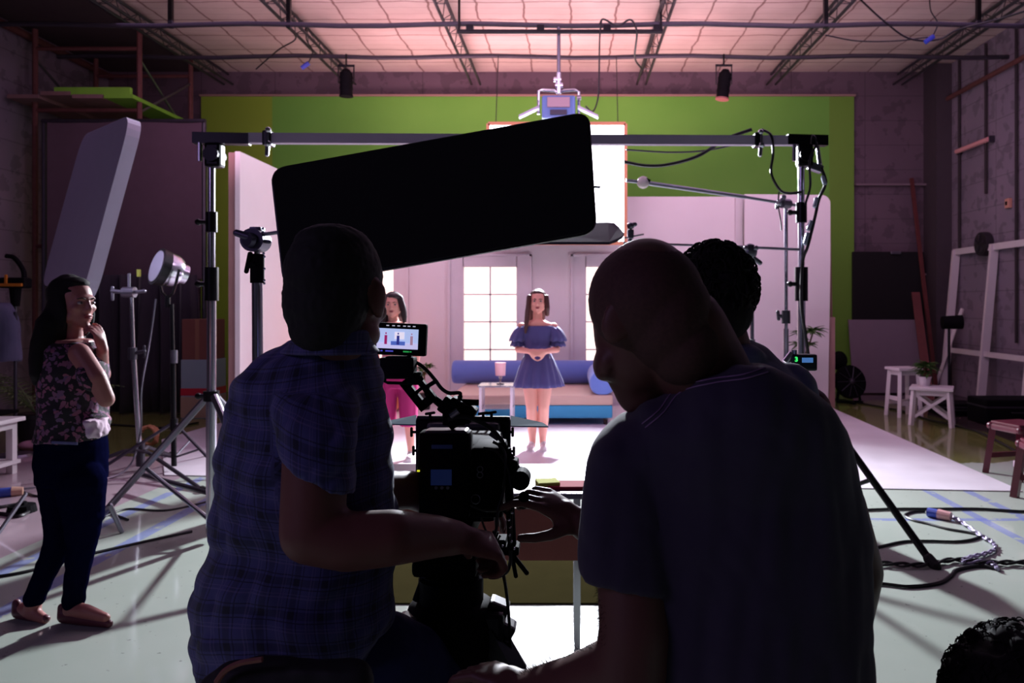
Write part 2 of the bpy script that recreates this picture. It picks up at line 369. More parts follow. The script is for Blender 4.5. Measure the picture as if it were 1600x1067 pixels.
# ------------------------------------------------------------------ hanging cans
def can_light(px, y0, y1, Y, lb, tilt, glow):
    s = F/Y; c = W(px, (y0+y1)/2, Y); h = (y1-y0)/s; r = .085
    t = thing('can_light', lb, 'stage light', W(px, y1, Y), 'black can lights hung from the ceiling pipe')
    ax = Vector((math.sin(tilt), 0, math.cos(tilt)))
    b = MB(); b.cyl(c-ax*h*.45, c+ax*h*.35, r, r, 20); b.cyl(c+ax*h*.35, c+ax*h*.48, r*.9, r*.55, 20)
    for q in (-.2, 0, .2): b.cyl(c+ax*(h*q-.01), c+ax*(h*q+.01), r*1.06, r*1.06, 20)
    smoothby(b.build('housing', M_black, t))
    MB().cyl(c-ax*h*.5, c-ax*h*.45, r*1.08, r*1.08, 20).build('rim', mat('pink_rim', (150, 92, 88), .5) if glow else M_black, t)
    y = MB(); top = c+Vector((0, 0, h*.62))
    y.bar(c+Vector((-r-.02, 0, 0)), top+Vector((-r-.02, 0, 0)), .012, .03); y.bar(c+Vector((r+.02, 0, 0)), top+Vector((r+.02, 0, 0)), .012, .03); y.bar(top+Vector((-r-.03, 0, 0)), top+Vector((r+.03, 0, 0)), .012, .03)
    y.build('yoke', M_blackmetal, t)
    MB().cyl(top, (top.x, Y, 4.82), .012).build('hanger', M_blackmetal, t)
can_light(541, 108, 151, 10.45, 'black can light hanging left, at the end of the second truss', 0, False)
can_light(1131, 108, 156, 10.45, 'black can light with pink rim hanging on the right', .12, True)

# hanging lamp with barn doors on a pole
L0 = W(873, 185, 9.3)
t = thing('hanging_stage_lamp', 'blue and silver film lamp with open barn doors hung on a pole', 'stage light', L0)
lx = L0.x; Z0 = L0.z
MB().cyl((lx, 9.3, Z0+.52), (lx, 9.3, 4.78), .022).build('pole', M_steel, t)
b = MB(); b.box((lx, 9.3, Z0+.1), (.40, .34, .28), bev=.03); b.build('housing', mat('lamp_blue', (84, 112, 168), .4, .2, var=.1), t)
MB().box((lx, 9.12, Z0+.15), (.27, .03, .12), bev=.008).build('rear_panel', mat('lamp_panel', (150, 128, 140), .5), t)
MB().box((lx, 9.12, Z0+.03), (.2, .03, .06), bev=.008).build('rear_vent', mat('lamp_vent', (40, 36, 60), .5), t)
y = MB(); y.tube([(lx-.245, 9.3, Z0+.05), (lx-.245, 9.3, Z0+.33), (lx-.2, 9.3, Z0+.345), (lx-.05, 9.3, Z0+.335), (lx, 9.3, Z0+.30), (lx+.05, 9.3, Z0+.335), (lx+.2, 9.3, Z0+.345), (lx+.245, 9.3, Z0+.32), (lx+.245, 9.3, Z0+.05)], .018, 8)
y.build('yoke', M_chrome, t)
b = MB(); b.cyl((lx-.04, 9.3, Z0+.4), (lx+.05, 9.3, Z0+.4), .03); b.cyl((lx-.06, 9.3, Z0+.47), (lx+.03, 9.3, Z0+.47), .03); b.cyl((lx, 9.3, Z0+.3), (lx, 9.3, Z0+.55), .03); b.build('clamp', M_chrome, t)
for s_ in (-1, 1):
    MB().plate([(lx+s_*.23, 9.12, Z0+.10), (lx+s_*.47, 9.10, Z0-.02), (lx+s_*.47, 9.2, Z0-.02), (lx+s_*.23, 9.22, Z0+.10)], .03, (0, 0, 1)).build('barn_door', mat('barn_door_metal', (160, 158, 180), .4, .6), t)
for dz in (.24, -.04): MB().cyl((lx+.22, 9.25, Z0+dz), (lx+.27, 9.25, Z0+dz), .03).build('knob', M_steel, t)

# ------------------------------------------------------------------ bright silk frame (back light)
t = thing('backlit_silk_frame', 'large glowing white silk in a wooden frame above the set wall', 'light panel', (-.15, 10.1, 2.25))
x0, x1, z0, z1 = -1.07, .735, 2.22, 3.79
wd = mat('raw_wood', (206, 140, 104), .6, var=.1); wd2 = mat('pale_raw_wood', (160, 122, 118), .7, var=.1)
b = MB(); wf = .045
for a_, b_ in (((x0, z0), (x1, z0)), ((x0, z1), (x1, z1)), ((x0, z0), (x0, z1)), ((x1, z0), (x1, z1))):
    b.bar((a_[0], 10.1, a_[1]), (b_[0], 10.1, b_[1]), wf, wf)
b.build('wooden_frame', wd, t)
MB().box(((x0+x1)/2, 10.135, (z0+z1)/2), (x1-x0, .02, z1-z0)).build('added_backing', M_cloth_black, t)  # unseen black back added to keep the silk's glow off the wall
MB().box(((x0+x1)/2, 10.1, (z0+z1)/2), (x1-x0-wf, .01, z1-z0-wf)).build('silk', mat('lit_silk', (240, 240, 245), .9, emit=(244, 246, 255), es=9.0), t)
for xx in (x0+.1, x1-.1): MB().cyl((xx, 10.1, z1), (xx, 10.45, 4.8), .006, n=6).build('cord', M_cable, t)

# ------------------------------------------------------------------ the white set
YB = 10.8
def window_frames():
    return [(-2.84, 'left'), (-1.116, 'middle'), (.603, 'right')]
GW, GZ0, GZ1 = .74, .42, 1.94
b = MB(); edges = [-3.3]
for cx, _ in window_frames(): edges += [cx-GW/2, cx+GW/2]
edges.append(2.46)
for i in range(0, len(edges), 2): b.box(((edges[i]+edges[i+1])/2, YB+.03, 1.465), (edges[i+1]-edges[i], .06, 2.93))
for cx, _ in window_frames():
    b.box((cx, YB+.03, (GZ1+2.93)/2), (GW, .06, 2.93-GZ1)); b.box((cx, YB+.03, GZ0/2), (GW, .06, GZ0))
t = thing('set_back_wall', 'long white set wall with three lit windows behind the sofa', 'set wall', (-.45, YB, 0))
b.build('panel', M_flat, t)
MB().box((2.37, YB-.03, 1.465), (.10, .08, 2.93)).build('corner_post', M_whitewood, t)
MB().box((-.45, YB-.015, .05), (5.6, .02, .1)).build('skirting', M_whitewood, t)
pane_m = mat('lit_window_pane', (240, 225, 210), .8); g = NG(pane_m); x, y, z = g.xyz()
g.b.inputs['Emission Strength'].default_value = 1.35
g.L.new(g.mix(g.noise(1.5, 2), lin((255, 214, 196)), lin((255, 246, 238))), g.b.inputs['Emission Color'])
for k, (cx, w_) in enumerate(window_frames()):
    wn = thing('french_window', {'left': 'leftmost lit window of the set, mostly hidden by the man in the plaid shirt', 'middle': 'lit white french window left of the woman in navy', 'right': 'lit white french window right of the woman in navy'}[w_], 'window', (cx, YB, .3), 'french windows of the set')
    b = MB(); zt = 2.09
    for s_ in (-1, 1): b.box((cx+s_*(GW/2+.105), YB-.02, zt/2+.05), (.21, .04, zt-.1))
    b.box((cx, YB-.02, zt-.07), (GW+.02, .04, .15)); b.box((cx, YB-.02, GZ0-.1), (GW, .04, .2))
    for s_ in (-1, 1): b.box((cx+s_*(GW/2+.2), YB-.035, zt/2+.05), (.03, .07, zt-.05))
    b.box((cx, YB-.035, zt+.015), (GW+.43, .07, .03)); b.build('window_frame', M_whitewood, wn)
    b = MB(); b.box((cx, YB+.01, (GZ0+GZ1)/2), (.022, .03, GZ1-GZ0))
    for zz in (1.555, 1.17, .78): b.box((cx, YB+.01, zz), (GW, .03, .02))
    b.build('muntins', M_whitewood, wn)
    MB().box((cx, YB+.05, (GZ0+GZ1)/2), (GW+.04, .01, GZ1-GZ0+.04)).build('pane', pane_m, wn)
# left wing
t = thing('set_side_wall', 'white side wall of the set standing left of the flag stand', 'set wall', (-3.33, 9.2, 0))
MB().box((-3.33, 9.25, 1.475), (.05, 3.1, 2.95)).build('panel', M_flat, t)
b = MB(); b.box((-3.40, 7.78, 1.475), (.09, .05, 2.95)); b.box((-3.40, 9.2, .1), (.09, 2.9, .05)); b.box((-3.4, 10.2, 1.47), (.09, .05, 2.95)); b.build('brace', wd2, t)
# right flat
t = thing('set_side_flat', 'white set flat with a rounded top corner right of the set wall', 'set wall', (2.95, 10.5, 0))
P = [(2.39, 10.5, 0), (3.53, 10.5, 0), (3.56, 10.5, 2.0), (3.56, 10.5, 2.72)] + [(3.44+.12*math.cos(a*PI/10), 10.5, 2.79+.12*math.sin(a*PI/10)) for a in range(0, 6)] + [(2.39, 10.5, 2.92)]
MB().plate(P, .03, (0, 1, 0)).build('panel', M_flat, t)
MB().box((3.60, 10.55, .62), (.08, .04, 1.24)).build('brace', wd2, t)
MB().bar((3.58, 10.6, 2.85), (3.98, 11.6, .02), .03).build('prop', wd2, t)

# sofa
blue = mat('blue_upholstery', (98, 122, 196), .8, var=.06, bump=.05, sheen=.3); beige = mat('beige_upholstery', (196, 166, 154), .85, var=.05); teal = mat('teal_upholstery', (58, 146, 190), .8, var=.05)
t = thing('sofa', 'low daybed sofa with blue round bolsters, beige seat and teal base', 'sofa', (-.45, 9.6, 0))
MB().box((-.445, 9.62, .165), (1.89, 1.36, .15), bev=.02).build('base', teal, t)
MB().box((-.445, 9.62, .30), (1.90, 1.37, .12), bev=.03).build('seat', beige, t)
def bolster(p, q, r, nm):
    b = MB(); d = (Vector(q)-Vector(p)).normalized(); p, q = Vector(p), Vector(q)
    pts = [p+d*.0, p+d*.012, p+d*.04, q-d*.04, q-d*.012, q]; rr = [r*.86, r*.95, r, r, r*.95, r*.86]
    R = d.to_track_quat('Z', 'Y').to_matrix(); b.loft([(c, a, a, R @ Vector((1, 0, 0)), R @ Vector((0, 1, 0))) for c, a in zip(pts, rr)], 32); return smoothby(b.build(nm, blue, t), 50)
bolster((-1.55, 10.2, .52), (.35, 10.2, .52), .155, 'back_bolster'); bolster((.385, 8.96, .50), (.385, 10.25, .50), .155, 'arm_bolster')
for xx in (-1.3, -.45, .42):
    for yy in (9.02, 10.2): MB().cyl((xx, yy, 0), (xx, yy, .1), .022, .03, 8).build('leg', mat('dark_wood', (48, 28, 28), .5), t)
# glass side table and its lamp
acr = mat('acrylic', (225, 225, 235), .08, trans=.85)
t = thing('side_table', 'clear acrylic side table in front of the sofa', 'table', (-.81, 8.6, 0))
MB().box((-.81, 8.6, .515), (.40, .36, .018), bev=.004).build('table_top', acr, t)
MB().box((-.81, 8.6, .27), (.36, .32, .012), bev=.003).build('shelf', acr, t)
for sx in (-1, 1):
    for sy in (-1, 1): MB().box((-.81+sx*.17, 8.6+sy*.15, .2535), (.028, .028, .507)).build('leg', mat('frosted_acrylic', (226, 214, 226), .3, trans=.3), t)
t = thing('table_lamp', 'small pink lamp with glass stem on the side table', 'lamp', (-.775, 8.6, .524))
b = MB(); b.cyl((-.775, 8.6, .524), (-.775, 8.6, .536), .045, .04, 20); b.cyl((-.775, 8.6, .536), (-.775, 8.6, .62), .012, .010); b.ball((-.775, 8.6, .60), .022); smoothby(b.build('base', acr, t))
b = MB(); b.cyl((-.775, 8.6, .62), (-.775, 8.6, .765), .055, .062, 24); smoothby(b.build('lamp_shade', mat('pink_shade', (226, 176, 182), .7), t))
# cabinet & plant by left corner
t = thing('wooden_cabinet', 'orange wooden cabinet in the set corner behind the plaid shirt man', 'cabinet', (-2.55, 10.2, 0))
om = mat('orange_wood', (226, 128, 82), .5, var=.12, scale=4)
MB().box((-2.55, 10.2, .36), (.62, .45, .62), bev=.01).build('body', om, t)
for s_ in (-1, 1):
    d = MB().box((-2.55+s_*.15, 9.965, .36), (.28, .02, .52), bev=.005).build('door', om, t); MB().cyl((-2.55+s_*.04, 9.93, .4), (-2.55+s_*.04, 9.955, .4), .012).build('knob', M_steel, d)
for sx in (-1, 1): MB().box((-2.55+sx*.27, 10.0, .03), (.04, .04, .06)).build('leg', om, t)

def leafmesh(mb, p, d, L, wd_, droop=.3, n=5, up=Vector((0, 0, 1))):
    d = Vector(d).normalized(); s_ = d.cross(up); s_ = s_.normalized() if s_.length > .01 else Vector((1, 0, 0)); vs = []; p = Vector(p)
    for i in range(n+1):
        t_ = i/n; c = p + d*L*t_ - up*droop*L*t_*t_; w_ = wd_*math.sin(PI*(.12+.86*t_))*.5
        vs += [c-s_*w_+up*.0, c+up*(-w_*.35)-up*.002, c+s_*w_]
    fs = []
    for i in range(n):
        a = i*3; fs += [(a, a+1, a+4, a+3), (a+1, a+2, a+5, a+4)]
    mb.add(vs, fs)
def frond(mb, p, d, L, n=12, wl=.16, droop=.35):
    d = Vector(d).normalized(); p = Vector(p); up = Vector((0, 0, 1)); side = d.cross(up).normalized(); pts = []
    for i in range(n+1): t_ = i/n; pts.append(p+d*L*t_-up*droop*L*t_*t_)
    mb.tube(pts, [.006*(1-.7*i/n) for i in range(n+1)], 4)
    for i in range(2, n+1):
        for s_ in (-1, 1):
            ll = wl*math.sin(PI*(.15+.8*i/n)); leafmesh(mb, pts[i], side*s_+d*.7-up*.25, ll, .022, .3, 3)
leaf = mat('leaf_green', (70, 104, 48), .6, var=.25); potm = mat('black_pot', (26, 24, 28), .6)
def pot(t, c, r, h, m):
    b = MB(); c = Vector(c); b.cyl(c, c+Vector((0, 0, h)), r*.75, r, 20); b.cyl(c+Vector((0, 0, h*.88)), c+Vector((0, 0, h)), r*1.07, r*1.07, 20)
    smoothby(b.build('pot', m, t)); MB().cyl(c+Vector((0, 0, h)), c+Vector((0, 0, h+.005)), r*.9, r*.9, 16).build('soil', mat('soil', (46, 32, 28), 1), t)
def bush(name, lb, c, r, h, fol_c, fr, nl, ls, potmat, seed, cat='potted plant', stem_h=None):
    random.seed(seed); t = thing(name, lb, cat, c); pot(t, c, r, h, potmat); c = Vector(c); b = MB(); st = MB()
    st.tube([c+Vector((0, 0, h)), Vector(fol_c)-Vector((0, 0, fr*.6))], .012, 5)
    for i in range(7):
        q = Vector(fol_c)+Vector((random.uniform(-1, 1)*fr*.6, random.uniform(-1, 1)*fr*.6, random.uniform(-.7, .6)*fr)); st.tube([Vector(fol_c)-Vector((0, 0, fr*.8)), q], .006, 4)
        for k in range(nl):
            a = random.uniform(0, 2*PI); leafmesh(b, q, (math.cos(a), math.sin(a), random.uniform(-.2, .8)), ls*random.uniform(.6, 1.1), ls*.22, .3, 4)
    st.build('stem', mat('stem_brown', (92, 70, 44), .8), t); o = b.build('foliage', leaf, t, fix=False); return t
bush('potted_plant', 'potted plant with thin leaves standing at the right set flat', (3.0, 9.9, 0), .15, .3, (3.05, 9.9, .95), .24, 16, .2, potm, 3)
bush('flower_plant', 'small flowering plant behind the arm of the camera monitor', (-1.95, 10.3, 0), .1, .22, (-1.95, 10.3, .55), .13, 10, .12, potm, 5)

# ------------------------------------------------------------------ left side
# scaffold
t = thing('scaffold', 'tall rusty scaffold tower with plank deck against the left wall', 'scaffold', (-6.5, 11, 0))
posts = [(W(55, 300, 10.35).x, 10.35), (W(218, 300, 10.35).x, 10.35), (W(150, 300, 11.6).x, 11.6), (W(298, 300, 11.6).x, 11.6)]
for px_, py_ in posts:
    MB().cyl((px_, py_, 0), (px_, py_, 5.12), .035, n=8).build('post', M_rust, t)
for zz in (4.03, 4.86, 2.2, .5):
    b = MB(); b.cyl((posts[0][0], 10.35, zz), (posts[1][0], 10.35, zz), .028, n=8); b.build('crossbar', M_rust, t)
    b = MB(); b.cyl((posts[2][0], 11.6, zz), (posts[3][0], 11.6, zz), .028, n=8); b.build('crossbar', M_rust, t)
xr, xr2 = posts[1][0], posts[3][0]
MB().cyl((xr, 10.35, 4.72), (xr2-.1, 11.6, 4.05), .018, n=6).build('brace', M_steel, t)
MB().cyl((xr, 10.35, 4.0), (xr2, 11.6, 4.75), .018, n=6).build('brace', M_steel, t)
MB().cyl((posts[0][0], 10.35, 4.72), (posts[2][0], 11.6, 4.05), .018, n=6).build('brace', M_steel, t)
gp = mat('green_plank', (128, 190, 60), .6, var=.15); bp_ = mat('brown_plank', (136, 104, 104), .8, var=.25)
for i, (a0, a1, m_) in enumerate(((-7.42, -7.0, bp_), (-6.98, -6.58, bp_), (-6.56, -6.16, bp_), (-6.14, -5.76, gp))):
    MB().box(((a0+a1)/2, 11.0, 4.16+(.04 if i == 1 else 0)), (a1-a0, 1.75, .05)).build('plank', m_, t)
MB().box((-6.3, 10.16, 4.23), (1.0, .06, .1), Matrix.Rotation(.0, 3, 'Y')).build('toe_board', gp, t)

# dark backdrop panel and hanging drapes
t = thing('backdrop', 'tall dark backdrop panel behind the white reflector', 'backdrop', (-5.85, 10.1, 0))
bk = mat('dark_backdrop_cloth', (92, 72, 84), .95, var=.12); b = MB()
n = 60; pts = []
for i in range(n+1):
    u = i/n; pts.append((-6.87+u*2.03, 10.1+.008*math.sin(u*9)+.003*math.sin(u*23)))
vs = []; 
for (xx, yy) in pts: vs += [(xx, yy, 1.75), (xx, yy, 3.82)]
for (xx, yy) in pts: vs += [(xx, yy+.03, 1.75), (xx, yy+.03, 3.82)]
k = 2*(n+1); fs = []
for i in range(n): a = 2*i; fs += [(a, a+2, a+3, a+1), (a+k, a+k+1, a+k+3, a+k+2)]
fs += [(0, 1, k+1, k), (2*n, k+2*n, k+2*n+1, 2*n+1)]
b.add(vs, fs); smoothby(b.build('cloth', bk, t), 60)
MB().cyl((-6.95, 10.12, 3.83), (-4.8, 10.12, 3.83), .03).build('crossbar', M_darksteel, t)
for xx in (-6.93, -4.82): MB().cyl((xx, 10.13, 0), (xx, 10.13, 3.85), .03, n=8).build('upright', M_darksteel, t)
def drape(name, lb, x0, x1, y, z0, z1, col, seed, amp=.07):
    random.seed(seed); n = 140; vs = []; ph = [random.uniform(0, 6) for _ in range(4)]
    for i in range(n+1):
        u = i/n; xx = x0+(x1-x0)*u
        for j in range(5):
            v_ = j/4; k_ = amp*(1.2-.7*v_); yy = y+k_*math.sin(u*34+ph[0])+k_*.5*math.sin(u*71+ph[1]+v_)+.02*math.sin(u*9+v_*2)
            vs.append((xx+.02*math.sin(u*20+v_*3), yy, z0+(z1-z0)*v_))
    fs = [(i*5+j, (i+1)*5+j, (i+1)*5+j+1, i*5+j+1) for i in range(n) for j in range(4)]
    b = MB(); b.add(vs, fs); o = b.build(name, mat(col[0], col[1], .95, var=.1, sheen=.2), fix=False); smoothby(o, 80)
    md = o.modifiers.new('s', 'SOLIDIFY'); md.thickness = .008; return tag(o, lb, 'curtain')
drape('black_drape', 'dark pleated drape hanging to the floor behind the lamp stand', -6.25, -4.83, 9.95, .02, 1.80, ('black_drape_cloth', (44, 38, 50)), 2)

# reflector board
TR, TL, BL, BR = W(216, 182, 5.6), W(138, 214, 6.9), W(74, 445, 6.9), W(138, 470, 5.6)
t = thing('reflector_board', 'large tilted white foam reflector board above the woman in floral top', 'reflector board', (TR+BL)/2)
nn = (TR-TL).cross(BL-TL).normalized()
P = []
for c0, p0, p1 in ((TL, BL, TR), (TR, TL, BR), (BR, TR, BL), (BL, BR, TL)):
    a = c0+(p0-c0).normalized()*.22; e = c0+(p1-c0).normalized()*.22
    for k in range(7): u = k/6; P.append(a*(1-u)**2+c0*2*u*(1-u)+e*u*u)
MB().plate(P, .09, nn).build('board', mat('white_foam_board', (196, 192, 214), .8, var=.05), t)

def tripod_legs(t, c, top, r_foot, angs, rad, m, n=8, foot=True, name='leg', hub=True):
    c = Vector(c)
    for a in angs:
        e = c+Vector((r_foot*math.cos(a), r_foot*math.sin(a), .012)); s_ = c+Vector((.03*math.cos(a), .03*math.sin(a), top))
        lg = MB().cyl(s_, e, rad, n=n).build(name, m, t)
        if foot: MB().cap(e-Vector((0, 0, 0))-(e-s_).normalized()*.04, e, rad*1.5, rad*1.5, 8).build('foot', M_rubber, lg)
# C-stand in front of drapes
t = thing('c_stand', 'tall bare chrome grip stand left of the round lamp', 'light stand', (-3.66, 6.55, 0))
b = MB(); b.cyl((-3.66, 6.55, .06), (-3.72, 6.55, .98), .021); b.cyl((-3.72, 6.55, .98), (-3.74, 6.55, 1.55), .016); smoothby(b.build('riser', M_chrome, t))
b = MB(); c = Vector((-3.74, 6.52, 1.52)); b.cyl(c-Vector((.05, 0, 0)), c+Vector((.05, 0, 0)), .045, n=16); b.cap(c-Vector((.14, 0, -.01)), c-Vector((.03, 0, 0)), .018); b.cap(c-Vector((.14, 0, -.04)), c-Vector((.14, 0, .06)), .013); b.cyl(c, c+Vector((0, 0, .16)), .012); b.cap(c+Vector((.04, 0, 0)), c+Vector((.13, 0, .01)), .016); b.build('grip_head', M_steel, t)
b = MB(); c = Vector((-3.70, 6.5, 1.0)); b.cyl(c-Vector((0, 0, .05)), c+Vector((0, 0, .05)), .035); b.cap(c, c+Vector((.1, 0, .02)), .016); b.cap(c+Vector((.1, 0, -.03)), c+Vector((.1, 0, .06)), .011); b.build('knuckle', M_darksteel, t)
b = MB(); b.cyl((-3.66, 6.55, .04), (-3.66, 6.55, .24), .035); b.build('collar', M_darksteel, t)
for a, rr in ((math.radians(215), .62), (math.radians(320), 1.15), (math.radians(95), .6)):
    c = Vector((-3.66, 6.55, .16)); e = c+Vector((rr*math.cos(a), rr*math.sin(a), -.145)); k = c+Vector((.12*math.cos(a), .12*math.sin(a), .02))
    lg = MB().cyl(c, k, .018, n=8).cyl(k, e, .016, n=8).build('leg', M_darksteel, t); MB().cap(e-Vector((0, 0, -.01)), e+Vector((.04*math.cos(a), .04*math.sin(a), .01)), .022, n=8).build('foot', M_rubber, lg)
# round lamp on stand
LX, LY = (274-890)/184, 6.5
t = thing('lamp_stand', 'black folding stand holding the round silver lamp', 'light stand', (LX, LY, 0))
b = MB(); b.cyl((LX, LY, .05), (LX-.01, LY, .95), .022); b.cyl((LX-.01, LY, .95), (LX-.02, LY, 1.42), .016); smoothby(b.build('riser', M_blackmetal, t)); MB().cyl((LX, LY, .92), (LX, LY, 1.03), .028).build('collar', M_steel, t)
MB().cyl((LX, LY, .36), (LX, LY, .45), .032).build('collar', M_blackmetal, t)
for a in (math.radians(205), math.radians(335), math.radians(92)):
    e = Vector((LX+.62*math.cos(a), LY+.62*math.sin(a), .015)); m_ = Vector((LX, LY, .42)); q = m_*.5+e*.5
    lg = MB().cyl(m_, e, .013, n=8).build('leg', M_darksteel, t); MB().cyl((LX, LY, .12), q, .009, n=6).build('brace', M_darksteel, lg); MB().ball(e, .022, nu=8, nv=6).build('foot', M_rubber, lg)
c = W(262, 421, LY); ax = Vector((-.62, -.66, .26)).normalized()
t = thing('round_stage_lamp', 'round silver film lamp with glass front on a black stand', 'stage light', c-Vector((0, 0, .25)))
b = MB(); b.cyl(c+ax*.02, c+ax*.09, .15, .16, 28); smoothby(b.build('front_ring', M_blackmetal, t))
b = MB(); b.cyl(c+ax*.092, c+ax*.097, .135, .135, 28); b.build('lens', mat('frosted_lens', (205, 205, 224), .25, var=.05), t)
b = MB(); R = ax.to_track_quat('Z', 'Y').to_matrix(); b.loft([(c-ax*d_, r_, r_, R @ Vector((1, 0, 0)), R @ Vector((0, 1, 0))) for d_, r_ in ((-.02, .145), (.05, .14), (.09, .12), (.10, .09), (.15, .085), (.16, .05))], 24); smoothby(b.build('housing', M_chrome, t), 30)
sd = ax.cross(Vector((0, 0, 1))).normalized(); b = MB(); b.tube([c+sd*.2-ax*.02, c+sd*.2-Vector((0, 0, .1)), c+sd*.12-Vector((0, 0, .2)), c-Vector((0, 0, .24)), c-sd*.12-Vector((0, 0, .2)), c-sd*.2-Vector((0, 0, .1)), c-sd*.2-ax*.02], .012, 6); b.build('yoke', M_blackmetal, t)
b = MB(); b.cyl(c-Vector((0, 0, .32)), c-Vector((0, 0, .22)), .022); b.build('spigot', M_blackmetal, t)
MB().box(c+ax*.1+Vector((-.15, .02, -.06)), (.02, .03, .06)).build('tab', mat('yellow_tab', (190, 200, 80), .6), t)
b = MB(); b.ball(c-ax*.1+Vector((0, -.11, .06)), .02); b.ball(c-ax*.08+Vector((.08, -.1, -.02)), .02); b.build('knob', M_chrome, t)
wire([c-Vector((.1, 0, .25)), c-Vector((.15, 0, .6)), c-Vector((.22, 0, 1.0)), (c.x-.24, c.y, .28), (c.x-.3, c.y-.2, .02), (c.x-.7, c.y-.6, .012), (c.x-1.2, c.y-.9, .012)], .008, 'thin grey cable dropping from the round lamp to the floor', M_steel)

# boxes behind the truss stand
t = thing('cardboard_box', 'brown box stacked on the grey striped crate', 'box', (-4.62, 9.7, 0.73))
b = MB(); b.box((-4.62, 9.7, .98), (.38, .34, .50), bev=.006); b.build('carton', mat('brown_board', (128, 78, 70), .8, var=.1), t); MB().box((-4.62, 9.525, .98), (.05, .004, .5)).build('tape', mat('tape', (150, 104, 84), .5), t)
t = thing('striped_crate', 'pale grey crate with a red stripe under the brown box', 'crate', (-4.62, 9.7, 0))
MB().box((-4.62, 9.7, .365), (.40, .36, .73), bev=.008).build('body', mat('crate_grey', (150, 168, 178), .6, var=.05), t)
MB().box((-4.62, 9.7, .33), (.404, .364, .09)).build('stripe', mat('crate_red', (200, 40, 62), .5), t); MB().box((-4.62, 9.7, .14), (.404, .364, .26)).build('lower_band', mat('crate_cream', (180, 150, 128), .6), t)
# caster coil
random.seed(4)
t = thing('rope_coil', 'small tan coil lying at the foot of the drapes', 'coil', (-4.38, 8.0, 0)); c = G(232, 683, .1)
b = MB(); pts = [(c.x+.0+.09*math.cos(a*PI/8)*(1+.05*math.sin(a*3)), c.y+.03*math.sin(a*.7), .115+.09*math.sin(a*PI/8)) for a in range(40)]; b.tube(pts, .018, 6); b.build('loops', mat('tan_rope', (170, 116, 82), .8, var=.2), t)
# left white table
def slat_table(): pass
t = thing('white_side_table', 'low white wooden table cut off at the left edge', 'table', (-5.0, 6.3, 0))
MB().box((-5.05, 6.25, .455), (.9, .5, .035), bev=.008).build('table_top', M_whitewood, t)
MB().box((-5.05, 6.25, .41), (.8, .42, .06)).build('apron', M_whitewood, t)
MB().box((-5.05, 6.25, .10), (.84, .46, .03)).build('shelf', M_whitewood, t)
for sx in (-1, 1):
    for sy in (-1, 1): MB().box((-5.05+sx*.37, 6.25+sy*.19, .22), (.055, .055, .44)).build('leg', M_whitewood, t)
# plant left
random.seed(11)
c = Vector(((55-890)/158, 7.6, 0)); t = thing('palm_plant', 'dark feathery palm in a black pot behind the woman in floral top', 'potted plant', c); pot(t, c, .17, .34, potm)
b = MB()
for i in range(17):
    a = random.uniform(0, 2*PI); el = random.uniform(.5, 1.6); frond(b, c+Vector((0, 0, .34)), (math.cos(a), math.sin(a), el), random.uniform(.6, 1.0), 12, .2, random.uniform(.2, .5))
b.build('foliage', mat('palm_green', (92, 112, 66), .6, var=.3), t, fix=False)
b = MB()
for i in range(4): frond(b, c+Vector((.05, 0, .34)), (.35+.1*i, -.2, .9), .5, 8, .1, .1)
b.build('dry_fronds', mat('dry_leaf', (176, 130, 104), .8), t, fix=False)
c = G(53, 704); t = thing('cloth_bundle', 'small pink and white bundle on the floor by the palm pot', 'bundle', c)
b = MB(); b.ball(c+Vector((-.03, 0, .05)), (.12, .08, .05)); b.ball(c+Vector((.05, 0, .07)), (.07, .07, .06)); skinmesh(b, 'cloth', mat('pink_cloth', (206, 150, 176), .9, var=.2), t, .012)
# work light with cord
c = W(24, 442, 7.2); t = thing('work_light', 'yellow and black work light on a pole at the left edge', 'work light', c-Vector((0, 0, 1.6)))
b = MB(); b.box(c, (.24, .12, .10), bev=.02); b.build('housing', M_black, t)
ym = mat('yellow_plastic', (206, 122, 30), .5); b = MB(); b.box(c+Vector((0, -.06, -.02)), (.22, .03, .028), bev=.006); b.box(c+Vector((-.04, -.065, .03)), (.022, .02, .09), bev=.004); b.build('guard', ym, t)
b = MB(); b.cyl(c-Vector((0, 0, .22)), c-Vector((0, 0, .05)), .035, .05); b.build('bracket', M_black, t); b = MB(); b.cyl((c.x, c.y, .02), c-Vector((0, 0, .2)), .014); b.cyl((c.x, c.y, 0), (c.x, c.y, .02), .16, .14, 20); b.build('pole', M_steel, t)
MB().box(c+Vector((.12, .4, -.29)), (.26, .02, .035)).build('green_bar', mat('green_tape', (110, 170, 60), .6), t)
b = MB(); b.tube(bez([c+Vector((-.16, .1, .26)), c+Vector((-.08, .1, .24)), c+Vector((.0, .1, .13)), c+Vector((.05, .05, .04))]), .022, 8); b.build('hose', M_black, t)
# grey jacket shape at the left edge
c = W(2, 520, 7.0); t = thing('draped_jacket', 'grey jacket hung over a chair back at the left edge', 'jacket', (c.x, 7.0, 0))
b = MB(); b.loft([((c.x, 7.0, z_), a_, .11, (1, 0, 0), (0, 1, 0)) for z_, a_ in ((.90, .17), (1.1, .17), (1.3, .14), (1.40, .08), (1.43, .04))], 20); skinmesh(b, 'cloth', mat('grey_jacket', (82, 80, 108), .9, var=.15), t, .012, disp=lambda p: .012*noise.noise(p*9))
b = MB()
for sx in (-.13, .13): b.cyl((c.x+sx, 7.0, 0), (c.x+sx, 7.0, 1.35), .015)
b.build('chair_frame', M_darksteel, t); MB().box((c.x, 6.8, .45), (.36, .36, .03), bev=.01).build('seat', M_black, t)

